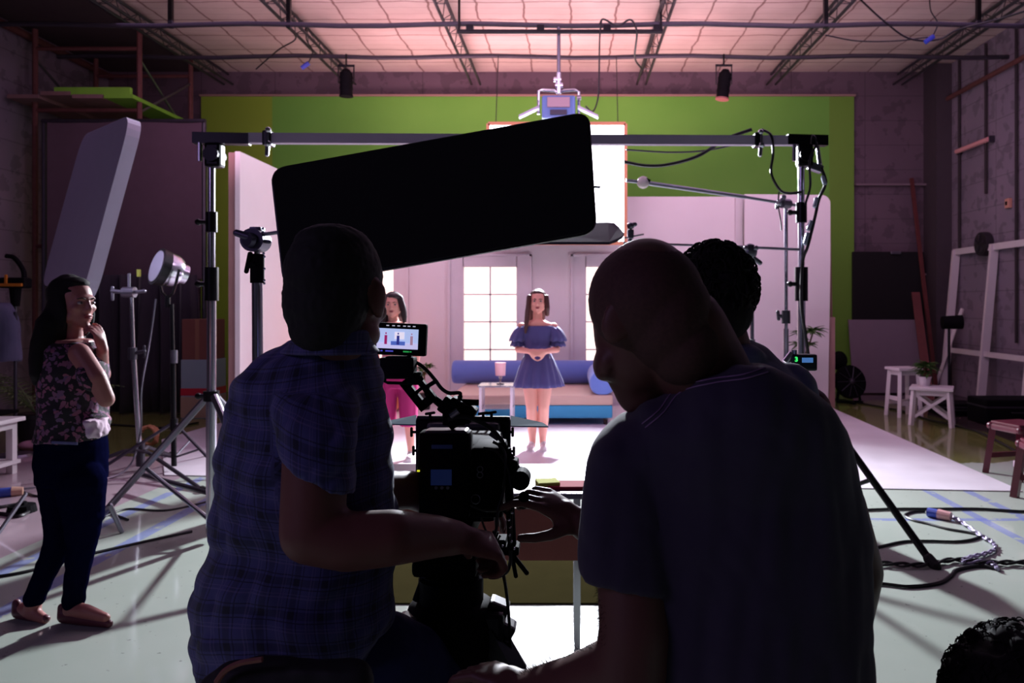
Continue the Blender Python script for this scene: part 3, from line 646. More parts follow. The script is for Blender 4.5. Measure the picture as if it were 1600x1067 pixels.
# ------------------------------------------------------------------ right side of the studio
t = thing('dark_board', 'black square panel on the back wall, right of the green screen', 'panel', (5.15, 12.4, 1.2))
MB().box((5.12, 12.36, 1.70), (1.14, .06, 1.12), bev=.01).build('board', mat('matte_black_board', (10, 8, 14), .9), t)
MB().box((5.22, 12.30, 2.24), (.16, .05, .05), bev=.01).build('clip', M_steel, t)
t = thing('leaning_board', 'pale grey board leaning under the black panel', 'panel', (5.05, 12.2, 0))
MB().plate([(4.48, 12.12, .02), (5.58, 12.12, .02), (5.56, 12.30, 1.17), (4.46, 12.30, 1.17)], .03, (0, 1, 0)).build('board', mat('grey_board', (128, 112, 128), .8, var=.06), t)
t = thing('floor_fan', 'round black fan on the floor beside the green screen edge', 'fan', (3.95, 11.0, 0)); c = Vector((4.0, 11.0, .30))
ax = Vector((.25, -1, .25)).normalized(); R = ax.to_track_quat('Z', 'Y').to_matrix()
b = MB(); b.loft([(c+ax*d_, r_, r_, R @ Vector((1, 0, 0)), R @ Vector((0, 1, 0))) for d_, r_ in ((-.10, .10), (-.06, .2), (.0, .24), (.06, .24), (.065, .20))], 24); smoothby(b.build('shroud', M_black, t), 40)
b = MB(); b.ball(c+ax*.07, .05)
for i in range(10): a = i*PI/5; b.cyl(c+ax*.085, c+ax*.07+R @ Vector((.22*math.cos(a), .22*math.sin(a), 0)), .006, n=5)
b.build('grille', M_darksteel, t); b = MB(); b.bar((3.82, 11.0, 0.02), (4.2, 11.0, 0.02), .04); b.bar((3.85, 11.05, .02), (3.88, 11.05, .3), .03); b.bar((4.18, 11.05, .02), (4.14, 11.05, .3), .03); b.bar((4.0, 10.8, .02), (4.0, 11.2, .02), .04); b.build('foot_frame', M_blackmetal, t)
b = MB(); b.ball(c+Vector((-.10, .12, .30)), (.12, .10, .14)); b.build('motor', M_black, t)
# leaning poles
wp = mat('red_brown_wood', (96, 44, 44), .7, var=.3)
tag(MB().bar((5.62, 11.75, .01), (5.52, 12.4, 3.45), .05, .04).build('wooden_pole', wp), 'tall thin red-brown pole leaning on the back wall', 'pole')
tag(MB().bar((5.25, 11.2, .01), (5.45, 12.1, 1.6), .12, .03).build('wooden_plank', wp), 'short red-brown plank leaning behind the white stools', 'plank')
# lamp on a pole
c = W(1485, 504, 10.9); t = thing('black_spot_lamp', 'small black lamp on a pole before the white window frame', 'stage light', (c.x, c.y, 0))
b = MB(); b.cyl(c-Vector((.12, 0, 0)), c+Vector((.14, -.05, .01)), .09, .10, 16); smoothby(b.build('housing', M_black, t)); b = MB(); b.cyl((c.x-.02, c.y, .02), (c.x-.02, c.y, c.z-.06), .018); b.build('pole', M_blackmetal, t)
b = MB(); b.cyl((c.x-.02, c.y, 0), (c.x-.02, c.y, .03), .2, .18, 20); b.build('base', M_blackmetal, t)
# white window frame leaning on the right wall
t = thing('white_window_frame', 'big empty white window frame leaning on the right wall', 'window frame', (5.85, 10.4, 0))
def fx(z): return 5.74+(z/2.24)*.20
b = MB()
for yy in (11.8, 10.74, 9.68): b.bar((fx(0), yy, .0), (fx(2.24), yy, 2.24), .05, .11)
b.build('stile', M_whitewood, t); b = MB(); b.bar((fx(2.22), 9.63, 2.22), (fx(2.22), 11.85, 2.22), .05, .09); b.bar((fx(.72), 9.63, .72), (fx(.72), 11.85, .72), .05, .07); b.build('rail', M_whitewood, t)
tag(MB().bar((5.62, 11.9, 0), (5.88, 11.5, 1.35), .02, .05).build('white_batten', M_whitewood), 'thin white batten leaning left of the window frame', 'batten')
# stools
def stool(name, lb, c, wx, wy, h, rot, cross, grp):
    c = Vector(c); R = Matrix.Rotation(rot, 3, 'Z'); t = thing(name, lb, 'stool', c, grp); B = lambda x, y, z: c + R @ Vector((x, y, z))
    MB().box(B(0, 0, h-.0175), (wx, wy, .035), R, .006).build('seat', M_whitewood, t); b = MB()
    for sy in (-1, 1): b.box(B(0, sy*(wy/2-.05), h-.065), (wx-.1, .022, .06), R)
    for sx in (-1, 1): b.box(B(sx*(wx/2-.05), 0, h-.065), (.022, wy-.1, .06), R)
    b.build('apron', M_whitewood, t)
    sp_ = .015
    for sx in (-1, 1):
        for sy in (-1, 1): MB().bar(B(sx*(wx/2-.03+sp_), sy*(wy/2-.03+sp_), 0), B(sx*(wx/2-.045), sy*(wy/2-.045), h-.03), .045).build('leg', M_whitewood, t)
    if cross:
        for sy in (-1, 1):
            MB().bar(B(-wx/2+.05, sy*(wy/2-.04), .1), B(wx/2-.05, sy*(wy/2-.04), h-.08), .015, .035).build('cross_brace', M_whitewood, t); MB().bar(B(wx/2-.05, sy*(wy/2-.05), .1), B(-wx/2+.05, sy*(wy/2-.05), h-.08), .015, .035).build('cross_brace', M_whitewood, t)
        for sx in (-1, 1):
            MB().bar(B(sx*(wx/2-.04), -wy/2+.05, .1), B(sx*(wx/2-.04), wy/2-.05, h-.08), .015, .035).build('cross_brace', M_whitewood, t); MB().bar(B(sx*(wx/2-.05), wy/2-.05, .1), B(sx*(wx/2-.05), -wy/2+.05, h-.08), .015, .035).build('cross_brace', M_whitewood, t)
    else:
        for sy in (-1, 1): MB().box(B(0, sy*(wy/2-.04), .17), (wx-.08, .02, .05), R).build('stretcher', M_whitewood, t)
        for sx in (-1, 1): MB().box(B(sx*(wx/2-.04), 0, .23), (.02, wy-.08, .05), R).build('stretcher', M_whitewood, t)
    return t
stool('tall_stool', 'tall white wooden stool, back one of the white pair', (4.24, 9.75, 0), .34, .30, .62, math.radians(12), False, 'white wooden stools')
stool('short_stool', 'short white wooden stool with crossed side braces', (4.27, 9.05, 0), .46, .40, .45, math.radians(-28), True, 'white wooden stools')
t = bush('stool_plant', 'small grassy plant in a white pot on the short white stool', (4.22, 9.12, .45), .07, .11, (4.22, 9.12, .66), .08, 12, .16, mat('white_pot', (205, 196, 204), .5), 8)
# red plastic stools
red = mat('red_plastic', (84, 14, 34), .3, var=.1)
def plastic_stool(c, lb, rot):
    c = Vector(c); R = Matrix.Rotation(rot, 3, 'Z'); t = thing('plastic_stool', lb, 'stool', c, 'red plastic stools'); B = lambda x, y, z: c + R @ Vector((x, y, z))
    MB().box(B(0, 0, .43), (.30, .30, .03), R, .012).build('seat', red, t)
    MB().box(B(0, 0, .395), (.33, .33, .05), R, .015).build('rim', red, t)
    for sx in (-1, 1):
        for sy in (-1, 1):
            lg = MB(); lg.bar(B(sx*.175, sy*.175, 0), B(sx*.135, sy*.135, .40), .05); lg.build('leg', red, t); MB().ball(B(sx*.15, sy*.15, .40), .03, nu=10, nv=8).build('corner_cap', red, t)
    MB().box(B(0, -.155, .15), (.30, .02, .04), R).build('stretcher', red, t); MB().box(B(0, .155, .15), (.30, .02, .04), R).build('stretcher', red, t)
    MB().box(B(-.17, -.17, .14), (.065, .065, .05), R).build('tape', mat('grey_tape', (186, 160, 176), .5), t)
plastic_stool((3.72, 6.35, 0), 'glossy dark red plastic stool at the right edge, upper one', math.radians(15))
plastic_stool((3.42, 5.45, 0), 'dark red plastic stool cut off by the right edge, lower and nearer one', math.radians(-8))
# black cases
for (cx, cy, w_, d_, h_, lb) in ((5.25, 9.2, .75, .45, .30, 'long black equipment case by the right wall'), (4.95, 9.9, .5, .4, .16, 'flat black equipment case behind the long black case')):
    t = thing('equipment_case', lb, 'case', (cx, cy, 0), 'black cases by the right wall'); MB().box((cx, cy, h_/2), (w_, d_, h_), bev=.02).build('body', M_black, t)
    MB().box((cx, cy, h_*.7), (w_+.006, d_+.006, .02), bev=.002).build('lid_band', M_darksteel, t); MB().tube(bez([(cx-.08, cy-d_/2-.002, h_*.5), (cx-.07, cy-d_/2-.03, h_*.5), (cx+.07, cy-d_/2-.03, h_*.5), (cx+.08, cy-d_/2-.002, h_*.5)], 4), .008, 6).build('handle', M_rubber, t)
for (cx, cy, w_, d_, h_, lb) in ((-2.07, 5.27, .17, .22, .84, 'tall unseen black box behind the plaid shirt man, added to cast a floor shadow'), (1.64, 4.80, .15, .2, .60, 'unseen narrow black box behind the cropped-hair man, added to cast a floor shadow')):  # unseen boxes added to throw the broad floor shadows at both sides
    t = thing('shadow_caster', lb, 'case', (cx, cy, 0)); MB().box((cx, cy, h_/2), (w_, d_, h_), bev=.015).build('body', M_black, t); MB().box((cx, cy, h_*.8), (w_+.006, d_+.006, .02), bev=.002).build('lid_band', M_darksteel, t)
# wall fixtures
t = thing('tube_light', 'unlit pinkish fluorescent tube fixed on the right wall', 'tube light', (5.97, 11.2, 3.7)); MB().cyl((5.92, 11.75, 3.75), (5.92, 10.85, 3.75), .035, n=12).build('tube', mat('tube_pink', (226, 160, 160), .5), t)
b = MB(); b.box((5.96, 11.75, 3.75), (.08, .04, .09)); b.box((5.96, 10.85, 3.75), (.08, .04, .09)); b.build('socket', M_darksteel, t)
t = thing('wall_switch', 'small pale switch box high on the right wall', 'switch', (5.97, 10.45, 2.8)); MB().box((5.97, 10.45, 2.79), (.05, .10, .13), bev=.008).build('box', mat('beige_plastic', (210, 150, 130), .5), t); MB().box((5.94, 10.45, 2.79), (.015, .03, .05)).build('rocker', M_black, t)
c = Vector((5.93, 11.0, 2.28)); t = thing('wall_fan', 'round dark fan mounted behind the white window frame', 'fan', c)
b = MB(); b.cyl(c-Vector((.05, 0, 0)), c+Vector((.05, 0, 0)), .17, .17, 24); b.build('shroud', mat('dark_fan', (40, 34, 40), .6), t)
b = MB()
for i in range(5): a = i*2*PI/5; b.plate([c+Vector((-.06, .02*math.cos(a), .02*math.sin(a))), c+Vector((-.06, .14*math.cos(a), .14*math.sin(a))), c+Vector((-.07, .14*math.cos(a+.6), .14*math.sin(a+.6)))], .004, (1, 0, 0))
b.build('blades', M_darksteel, t)

# ------------------------------------------------------------------ overhead pipe on two wind-up stands
pL = Vector(((330-890)/261, 4.6, 0)); pR = Vector(((1252-890)/240, 5.0, 0)); zL, zR = 2.41, 2.485
d = (pR-pL); d.z = 0; dn = d.normalized()
t = thing('overhead_pipe', 'long grey square pipe spanning the two crank stands above the set', 'pipe', ((pL+pR)/2+Vector((0, 0, 2.4))))
a0 = pL-dn*.10; a1 = pR+dn*.17
MB().bar((a0.x, a0.y, zL), (a1.x, a1.y, zR), .055, .06).build('tube', M_pipe, t)
MB().bar((a0.x, a0.y, zL), pL+dn*.22+Vector((0, 0, zL+.001)), .065, .066).build('end_sleeve', M_blackmetal, t); b = MB(); b.bar(pR-dn*.1+Vector((0, 0, zR-.0)), (a1.x, a1.y, zR), .066, .067); b.build('end_sleeve', M_blackmetal, t)
for px_, top in ((416, 205), (1181, 200)):
    u = (px_-330)/(1252-330); q = pL.lerp(pR, u); q.z = zL+(zR-zL)*u; 
    MB().box(q+Vector((-.012, -.0, 0)), (.05, .09, .09), bev=.01).build('clamp', M_blackmetal, t); b = MB(); b.ball(q+Vector((0, -.04, .045)), .018); b.cyl(q+Vector((0, -.045, .045)), q+Vector((0, -.045, -.035)), .006); b.cap(q+Vector((0, -.045, -.035)), q+Vector((-.005, -.045, -.105)), .014, .012); b.ball(q+Vector((.004, -.05, -.04)), .02); b.build('hook', M_chrome, t)
def crank_stand(base, zt, lb, right):
    t = thing('crank_stand', lb, 'light stand', base, 'crank stands holding the overhead pipe'); x_, y_ = base.x, base.y
    b = MB(); b.cyl((x_, y_, .05), (x_, y_, .9), .030, n=14); b.cyl((x_, y_, .9), (x_, y_, 1.62), .026, n=14); b.cyl((x_, y_, 1.62), (x_, y_, zt-.1), .021, n=14); smoothby(b.build('riser', M_chrome, t))
    for z0, z1_, r_ in (((1.44, 1.64, .040), (1.85, 1.97, .034), (.84, .9, .045)) if not right else ((1.44, 1.66, .042), (1.95, 2.08, .036), (.84, .9, .045))):
        b = MB(); b.cyl((x_, y_, z0), (x_, y_, z1_), r_, n=14); b.cyl((x_, y_, (z0+z1_)/2), (x_-.07, y_-.01, (z0+z1_)/2), .014, n=8); b.ball((x_-.075, y_-.01, (z0+z1_)/2), .02, nu=8, nv=6); smoothby(b.build('collar', M_blackmetal, t))
    b = MB(); b.box((x_+.02, y_, zt-.10), (.10, .08, .15), bev=.02); b.cyl((x_+.02, y_-.06, zt-.1), (x_+.02, y_+.06, zt-.1), .045, n=16); b.build('head', M_blackmetal, t)
    MB().cyl((x_-.055, y_-.03, zt-.14), (x_-.055, y_-.03, zt-.03), .013, n=10).build('handle', M_chrome, t)
    return t
tl = crank_stand(pL, zL, 'left chrome crank stand holding up the overhead pipe', False); tr = crank_stand(pR, zR, 'right chrome crank stand wrapped in black cables', True)
def leg(t, s_, e, r_=.022, m=None, br=None):
    lg = MB().cyl(s_, e, r_, n=10).build('leg', m or M_steel, t); dd = (Vector(e)-Vector(s_)).normalized(); MB().cap(Vector(e)-dd*.06, Vector(e)+Vector((0, 0, .01)), r_*1.35, n=8).build('foot', M_rubber, lg)
    if br is not None: MB().cyl(Vector(s_)*.45+Vector(e)*.55, br, r_*.6, n=8).build('brace', m or M_steel, lg)
leg(tl, pL+Vector((-.03, .03, .87)), G(150, 815), br=pL+Vector((0, 0, .12))); leg(tl, pL+Vector((.0, .04, .87)), (pL.x+.2, pL.y+1.05, .02), br=pL+Vector((0, 0, .12))); leg(tl, pL+Vector((.03, -.03, .87)), (pL.x+.75, pL.y-.7, .02), br=pL+Vector((0, 0, .12)))
leg(tr, pR+Vector((.03, -.03, .87)), G(1462, 888), .022, M_blackmetal, br=pR+Vector((0, 0, .12))); leg(tr, pR+Vector((.03, .03, .87)), (pR.x+.0, pR.y+1.0, .02), .02, br=pR+Vector((0, 0, .12))); leg(tr, pR+Vector((-.03, -.0, .87)), (pR.x-.95, pR.y-.35, .02), .02, br=pR+Vector((0, 0, .12)))
MB().cyl(W(222, 742, 5.9), W(330, 771, 5.35), .02, n=8).build('floor_brace', M_darksteel, tl)
# silver clip hanging at right end
MB().cap(W(1276, 219, 5), W(1281, 256, 5), .011, .014).build('hook', M_chrome, t)
t2 = thing('ballast_box', 'small grey box clipped to the right crank stand top', 'box', W(1274, 268, 5)); MB().box(W(1274, 262, 5), (.09, .06, .05), Matrix.Rotation(.35, 3, 'Y'), .008).build('body', M_steel, t2)
# cables on the overhead pipe and right stand
wire([W(975, 253, 5), W(1010, 259, 5), W(1045, 257, 5), W(1090, 244, 5), W(1135, 217, 5), W(1175, 202, 4.95)], .011, 'thick black cable sagging from the overhead pipe before the bright silk', name='power_cable')
wire([W(978, 234, 5.1), W(1050, 238, 5.1), W(1110, 234, 5.1), W(1178, 218, 5.05)], .006, 'thin black cord sagging just under the overhead pipe', name='thin_cable')
wire([W(1190, 202, 4.95), W(1205, 212, 4.95), W(1208, 240, 4.95), W(1205, 270, 4.95), W(1218, 296, 4.95), W(1232, 302, 4.95), W(1252, 300, 4.95)], .009, 'black cable loop hanging left of the right crank stand', name='power_cable')
wire([W(1268, 225, 4.93), W(1270, 212, 4.93), W(1276, 225, 4.93), W(1265, 250, 4.93), W(1266, 290, 4.93), W(1258, 320, 4.93)], .008, 'black cord looped close against the right crank stand head', name='thin_cable')
wire([W(1283, 262, 4.9), W(1290, 285, 4.9), W(1280, 310, 4.9), W(1272, 345, 4.9), W(1262, 385, 4.9), W(1254, 410, 4.93), W(1252, 470, 4.93), W(1258, 520, 4.93), W(1264, 560, 4.93)], .011, 'black cable with silver ties running down the right crank stand', name='power_cable')
for (xa, ya, xb, yb), w_ in zip(((1286, 277, 1289, 287), (1276, 311, 1273, 322), (1267, 347, 1263, 358), (1262, 366, 1258, 380)), ('topmost', 'second from top', 'third from top', 'lowest')):
    b = MB(); b.cap(W(xa, ya, 4.9), W(xb, yb, 4.9), .014, n=10)
    tag(b.build('cable_tape', mat('silver_tape', (190, 200, 220), .3, .6)), 'silver tape wrap on the cable of the right crank stand, '+w_, 'tape', 'tape wraps on the stand cable')

# boom arm with ball, stand behind right crank stand
t = thing('boom_arm', 'long grey boom arm with a round end reaching left over the set', 'boom arm', W(1225, 320, 5.3))
b = MB(); b.cyl(W(978, 282, 5.3), W(1005, 285, 5.3), .012); b.cyl(W(1005, 285, 5.3), W(1165, 308, 5.3), .016, .014); b.cyl(W(1165, 308, 5.3), W(1245, 321, 5.3), .011); b.build('arm', M_steel, t)
b = MB(); b.ball(W(1005, 285, 5.3), .043, nu=18, nv=12); smoothby(b.build('ball_end', mat('cream_plastic', (214, 196, 196), .35), t)); MB().cyl(W(1008, 279, 5.28), W(1016, 283, 5.28), .01).build('knob', M_black, t)
SX = W(1228, 0, 5.3).x; t = thing('c_stand', 'thin grip stand carrying the boom arm left of the right crank stand', 'light stand', (SX, 5.3, 0))
b = MB(); b.cyl((SX, 5.3, .05), (SX, 5.3, 1.25), .02); b.cyl((SX, 5.3, 1.25), W(1228, 315, 5.3), .0135); smoothby(b.build('riser', M_chrome, t))
b = MB(); c = W(1227, 318, 5.28); b.cyl(c-Vector((.03, .02, 0)), c+Vector((.03, .02, 0)), .034); b.ball(c+Vector((-.02, -.03, .04)), .018); b.ball(c+Vector((-.045, -.03, 0)), .02); b.cap(c+Vector((-.06, 0, -.03)), c+Vector((-.05, 0, .02)), .011); b.build('grip_head', M_steel, t)
b = MB(); c = W(1228, 494, 5.28); b.cyl(c-Vector((0, 0, .05)), c+Vector((0, 0, .04)), .03); b.cap(c, c-Vector((.05, 0, 0)), .014); b.cap(c+Vector((-.05, 0, -.02)), c+Vector((-.055, 0, .03)), .012); b.build('knuckle', M_darksteel, t)
tripod_legs(t, (SX, 5.3, 0), .2, .5, (math.radians(70), math.radians(190), math.radians(310)), .015, M_steel)
wire([W(1217, 300, 5.25), W(1216, 320, 5.25), W(1220, 345, 5.25), W(1221, 360, 5.25)], .005, 'short thin cord dangling from the boom grip head', name='thin_cable')
# middle thin stand behind curly man + cross rod + small flag clamp
t = thing('grip_arm', 'thin horizontal grip rod running left from the right crank stand', 'rod', W(1172, 388, 4.9))
b = MB(); b.cyl(W(975, 380, 4.35), W(1120, 384, 4.7), .007); b.cyl(W(1120, 384, 4.7), W(1252, 390, 5.0), .009); b.build('rod', M_steel, t)
SX = W(1175, 0, 4.78).x; t = thing('c_stand', 'thin grip stand behind the curly-haired man', 'light stand', (SX, 4.78, 0))
b = MB(); b.cyl((SX, 4.78, .05), (SX, 4.78, 1.2), .02); b.cyl((SX, 4.78, 1.2), W(1174, 388, 4.78), .0135); smoothby(b.build('riser', M_chrome, t)); b = MB(); c = W(1172, 393, 4.76); b.ball(c, (.045, .03, .05)); b.cap(c+Vector((.02, 0, -.04)), c+Vector((.06, 0, -.07)), .016); b.ball(c+Vector((-.03, -.02, .02)), .018); b.ball(c+Vector((.03, -.03, .02)), .016); b.build('grip_head', M_steel, t)
tripod_legs(t, (SX, 4.78, 0), .2, .5, (math.radians(50), math.radians(170), math.radians(290)), .015, M_steel)
# grey flag
t = thing('grey_flag', 'dark grey flag panel lying almost flat behind the black flag', 'flag panel', W(870, 365, 4.4))
P = [W(780, 380, 4.05), W(952, 380, 4.05), W(964, 376, 4.13), W(973, 370, 4.25), W(975, 366, 4.35), W(967, 356, 4.6), W(960, 350, 4.72), W(950, 349, 4.75), W(785, 352, 4.72)]
MB().plate(P, .015, (0, .3, 1)).build('cloth', mat('grey_flag_cloth', (58, 54, 74), .9), t)
b = MB(); b.cyl(W(975, 372, 4.3), W(1006, 366, 4.3), .005, n=6); c = W(985, 366, 4.3); b.box(c, (.035, .05, .05), bev=.006); b.ball(c+Vector((0, -.01, .045)), .02); b.cap(c+Vector((0, 0, .05)), c+Vector((.025, 0, .055)), .013); b.build('clamp', M_steel, t)
SX = c.x; t = thing('c_stand', 'grip stand behind the bald man holding the grey flag', 'light stand', (SX, 4.32, 0))
b = MB(); b.cyl((SX, 4.32, .05), (SX, 4.32, 1.1), .02); b.cyl((SX, 4.32, 1.1), (SX, 4.32, c.z), .013); smoothby(b.build('riser', M_chrome, t)); tripod_legs(t, (SX, 4.32, 0), .2, .45, (math.radians(30), math.radians(150), math.radians(270)), .015, M_steel)

# ------------------------------------------------------------------ big black flag and its stand
def rounded(P, r, k=6):
    out = []
    for i, p in enumerate(P):
        a = p+(P[i-1]-p).normalized()*r; e = p+(P[(i+1) % len(P)]-p).normalized()*r
        for j in range(k+1): u = j/k; out.append(a*(1-u)**2+p*2*u*(1-u)+e*u*u)
    return out
t = thing('black_flag', 'large tilted black flag panel above the camera crew', 'flag panel', W(680, 300, 2.4))
P = [W(426, 267, 2.4), W(918, 178, 2.48), W(929, 362, 2.40), W(446, 447, 2.32)]
pl = MB().plate(rounded(P, .045), .022, (P[1]-P[0]).cross(P[3]-P[0])).build('cloth', M_cloth_black, t)
b = MB(); b.tube(rounded(P, .045), .008, 6, close=True); b.build('frame', M_blackmetal, t)
MB().cyl(W(926, 292, 2.44), W(938, 292.5, 2.44), .004, n=6).build('pin', M_steel, t)
MB().cyl(W(406, 367, 2.38), W(470, 358, 2.36), .006, n=8).build('arm', M_steel, t)
SX = W(402, 0, 2.4).x; t = thing('flag_stand', 'chrome stand with black collar holding the black flag, behind the plaid shirt man', 'light stand', (SX, 2.4, 0))
b = MB(); b.cyl((SX+.008, 2.4, .05), (SX, 2.4, W(0, 440, 2.4).z), .0165, n=16); b.cyl((SX, 2.4, W(0, 445, 2.4).z), (SX, 2.4, W(0, 385, 2.4).z), .009); smoothby(b.build('riser', M_chrome, t))
b = MB(); b.cyl(W(402, 442, 2.4), W(402, 397, 2.4), .021, n=16); b.cap(W(396, 412, 2.38), W(388, 416, 2.38), .008); b.cap(W(391, 397, 2.38), W(385, 424, 2.38), .008, .007); smoothby(b.build('collar', M_black, t)); 
b = MB(); c = W(400, 376, 2.4); b.cyl(c-Vector((.0, .035, 0)), c+Vector((0, .035, 0)), .036, n=20); b.cyl(c-Vector((.008, .05, 0)), c-Vector((.0, .035, 0)), .022, n=20); b.cap(W(395, 372, 2.36), W(370, 364, 2.36), .013, .011); b.box(W(402, 360, 2.4), (.035, .04, .02), bev=.004); b.cap(W(412, 377, 2.38), W(421, 378, 2.38), .006); smoothby(b.build('grip_head', mat('grip_grey', (84, 78, 100), .4, .6), t))
b = MB()
for (x_, y_) in ((411, 357), (411, 363), (412, 372), (422, 378), (412, 396), (413, 401), (413, 420), (413, 438), (413, 443)): b.ball(W(x_, y_, 2.38), .0042, nu=8, nv=6)
b.build('rivets', M_chrome, t)
tripod_legs(t, (SX+.008, 2.4, 0), .22, .45, (math.radians(95), math.radians(215), math.radians(335)), .014, M_steel)

# ------------------------------------------------------------------ table with brown board in front of the camera
t = thing('metal_frame_table', 'low table with grey metal top and brown front board ahead of the camera', 'table', (-.45, 3.25, 0))
tz = .68
b = MB(); b.box((-.50, 3.28, tz-.012), (1.18, .56, .024), bev=.004); b.build('table_top', mat('grey_tabletop', (92, 84, 100), .25, .3), t)
MB().box((-.50, 3.02, tz-.165), (1.14, .02, .2)).build('front_board', mat('brown_board_wood', (120, 56, 46), .6, var=.2, scale=5), t)
for sx in (-1.055, .03):
    for yy in (3.03, 3.52): MB().box((sx, yy, tz/2-.012), (.026, .026, tz-.024)).build('leg', M_chrome, t)
b = MB(); b.bar((-1.05, 3.52, .33), (.03, 3.52, .33), .025); b.bar((-1.055, 3.03, .33), (-1.055, 3.52, .33), .025); b.bar((.03, 3.03, .33), (.03, 3.52, .33), .025); b.build('stretcher', mat('pale_steel', (176, 156, 180), .6), t)
t = thing('folded_cloth', 'small red and yellow folded cloth on the table edge', 'cloth', (.0, 3.1, tz)); b = MB(); b.box((-.01, 3.12, tz+.006), (.16, .12, .012), bev=.004); b.build('red_layer', mat('red_cloth', (170, 40, 60), .9), t); b = MB(); b.box((-.09, 3.12, tz+.012), (.09, .09, .024), Matrix.Rotation(.2, 3, 'Z'), .004); b.build('yellow_layer', mat('yellow_cloth', (190, 196, 70), .9), t)

# ------------------------------------------------------------------ floor cables right and left
def fl(pts, r, lb, m=None, tw=False, name='floor_cable'):
    P = [G(x_, y_, r) for x_, y_ in pts]; B_ = bez(P, 10); b = MB()
    if tw:
        for ph in (0, PI): b.tube([p+Vector((.012*math.sin(i*.7+ph), .02*math.sin(i*.7+ph), r*.5+r*.5*math.cos(i*.7+ph))) for i, p in enumerate(B_)], r*.75, 6)
    else: b.tube(B_, r, 6)
    return tag(smoothby(b.build(name, m or M_cable)), lb, 'cable')
fl([(1340, 797), (1400, 795), (1460, 795), (1530, 795), (1600, 799), (1700, 800)], .010, 'straight black cable across the floor at right, farthest of the near cables')
fl([(1345, 862), (1375, 854), (1412, 846), (1450, 845), (1490, 846), (1518, 843), (1530, 837), (1515, 832), (1480, 826), (1450, 818), (1425, 812), (1414, 805), (1425, 800), (1445, 799)], .008, 'black cable looping from the connector back toward the crouching men')
fl([(1484, 806), (1505, 818), (1530, 836), (1550, 848), (1555, 858), (1540, 866), (1515, 872), (1505, 878), (1545, 880), (1560, 890)], .010, 'grey twisted cable running down from the pink connector', mat('pale_cable', (150, 140, 170), .35), tw=True)
fl([(1300, 881), (1380, 882), (1440, 884), (1490, 876), (1540, 880), (1600, 880), (1700, 878)], .011, 'twisted black cable pair reaching the right edge of the photo', tw=True)
fl([(1300, 905), (1380, 912), (1420, 916), (1465, 911), (1485, 900), (1495, 890), (1530, 884), (1562, 889)], .009, 'black cable curling up to the twisted pair, nearest the camera')
fl([(1300, 622), (1400, 640), (1450, 655), (1520, 672), (1560, 690), (1600, 712)], .012, 'long black cable along the green floor edge past the stools')
t = thing('cable_connector', 'blue and pink industrial power connector on the floor at right', 'connector', G(1465, 804))
p, q = G(1450, 800, .03), G(1486, 807, .03); m_ = p.lerp(q, .45); MB().cyl(p, m_, .03, n=14).build('blue_shell', mat('conn_blue', (60, 80, 170), .4), t); MB().cyl(m_, q, .034, .028, n=14).build('pink_shell', mat('conn_pink', (214, 160, 160), .4), t)
t = thing('cable_connector', 'blue and tan industrial power connector on the floor at far left', 'connector', G(15, 772))
p, q = G(-8, 771, .03), G(36, 767, .03); m_ = p.lerp(q, .6); MB().cyl(p, m_, .036, n=14).build('blue_shell', MATS['conn_blue'], t); MB().cyl(m_, q, .04, .03, n=14).build('tan_shell', mat('conn_tan', (190, 150, 130), .4), t)
fl([(-60, 800), (0, 792), (30, 788), (48, 795), (30, 806), (0, 802), (-40, 806)], .012, 'black cable coil on the floor at the left edge')
fl([(36, 768), (60, 775), (95, 772), (130, 778), (170, 800), (200, 812)], .008, 'thin dark cable passing behind the feet of the woman in floral top')
fl([(160, 808), (200, 795), (260, 797), (330, 782), (420, 760)], .007, 'thin black cable on the green floor under the left crank stand')
fl([(-40, 905), (40, 893), (130, 868), (230, 845), (300, 830)], .008, 'dark cable lying along the green floor behind the woman in floral top')
fl([(150, 662), (200, 665), (260, 668), (310, 660)], .012, 'black cable on the green floor in front of the drapes')
t = thing('cable_reel', 'small black cable hub on the floor at far left', 'reel', G(34, 800)); c = G(34, 800); b = MB(); b.cyl(c, c+Vector((0, 0, .05)), .09, .08, 20); b.cyl(c+Vector((0, 0, .05)), c+Vector((0, 0, .07)), .03, n=12); b.build('hub', M_black, t)
b = MB(); b.cap(G(-6, 838, .012), W(40, 772, 4.9), .012, n=8); tag(b.build('metal_rod', M_steel), 'short grey metal rod slanting up from the floor at the left edge', 'rod')
b = MB(); b.cap(W(172, 795, 4.72)+Vector((0, 0, .02)), G(190, 830, .012), .016, .014, n=8); tag(b.build('stand_foot_tube', M_steel), 'short grey tube with bright tip on the floor beside the standing woman', 'tube')
# ------------------------------------------------------------------ cinema camera on tripod
YC = 1.62
def Wc(x_, y_, Y=YC): return W(x_, y_, Y)
S = YC/F
t = thing('film_camera', 'black cinema camera with battery plate and matte box on a tripod', 'camera', Wc(705, 845))
rig = M_black
R45 = Matrix.Identity(3)
b = MB(); c = (Wc(657, 672)+Wc(737, 805))/2
b.box(c, (80*S, .055, 133*S), bev=.010); bat = b.build('battery', M_black, t)
smoothby(bat, 50)
MB().box(Wc(699, 673)+Vector((0, -.0, -.003)), (66*S, .05, .014), bev=.006).build('battery_ridge', mat('worn_black', (84, 74, 88), .3, .5), bat)
MB().box(Wc(693, 741)+Vector((0, -.029, 0)), (32*S, .002, 24*S)).build('status_display', mat('blue_display', (30, 44, 90), .3, emit=(52, 74, 150), es=.07), bat)
MB().box(Wc(694, 694)+Vector((0, -.029, 0)), (32*S, .002, 6*S)).build('label_strip', mat('label_blue', (44, 56, 100), .5, emit=(44, 56, 110), es=.04), bat)
b = MB()
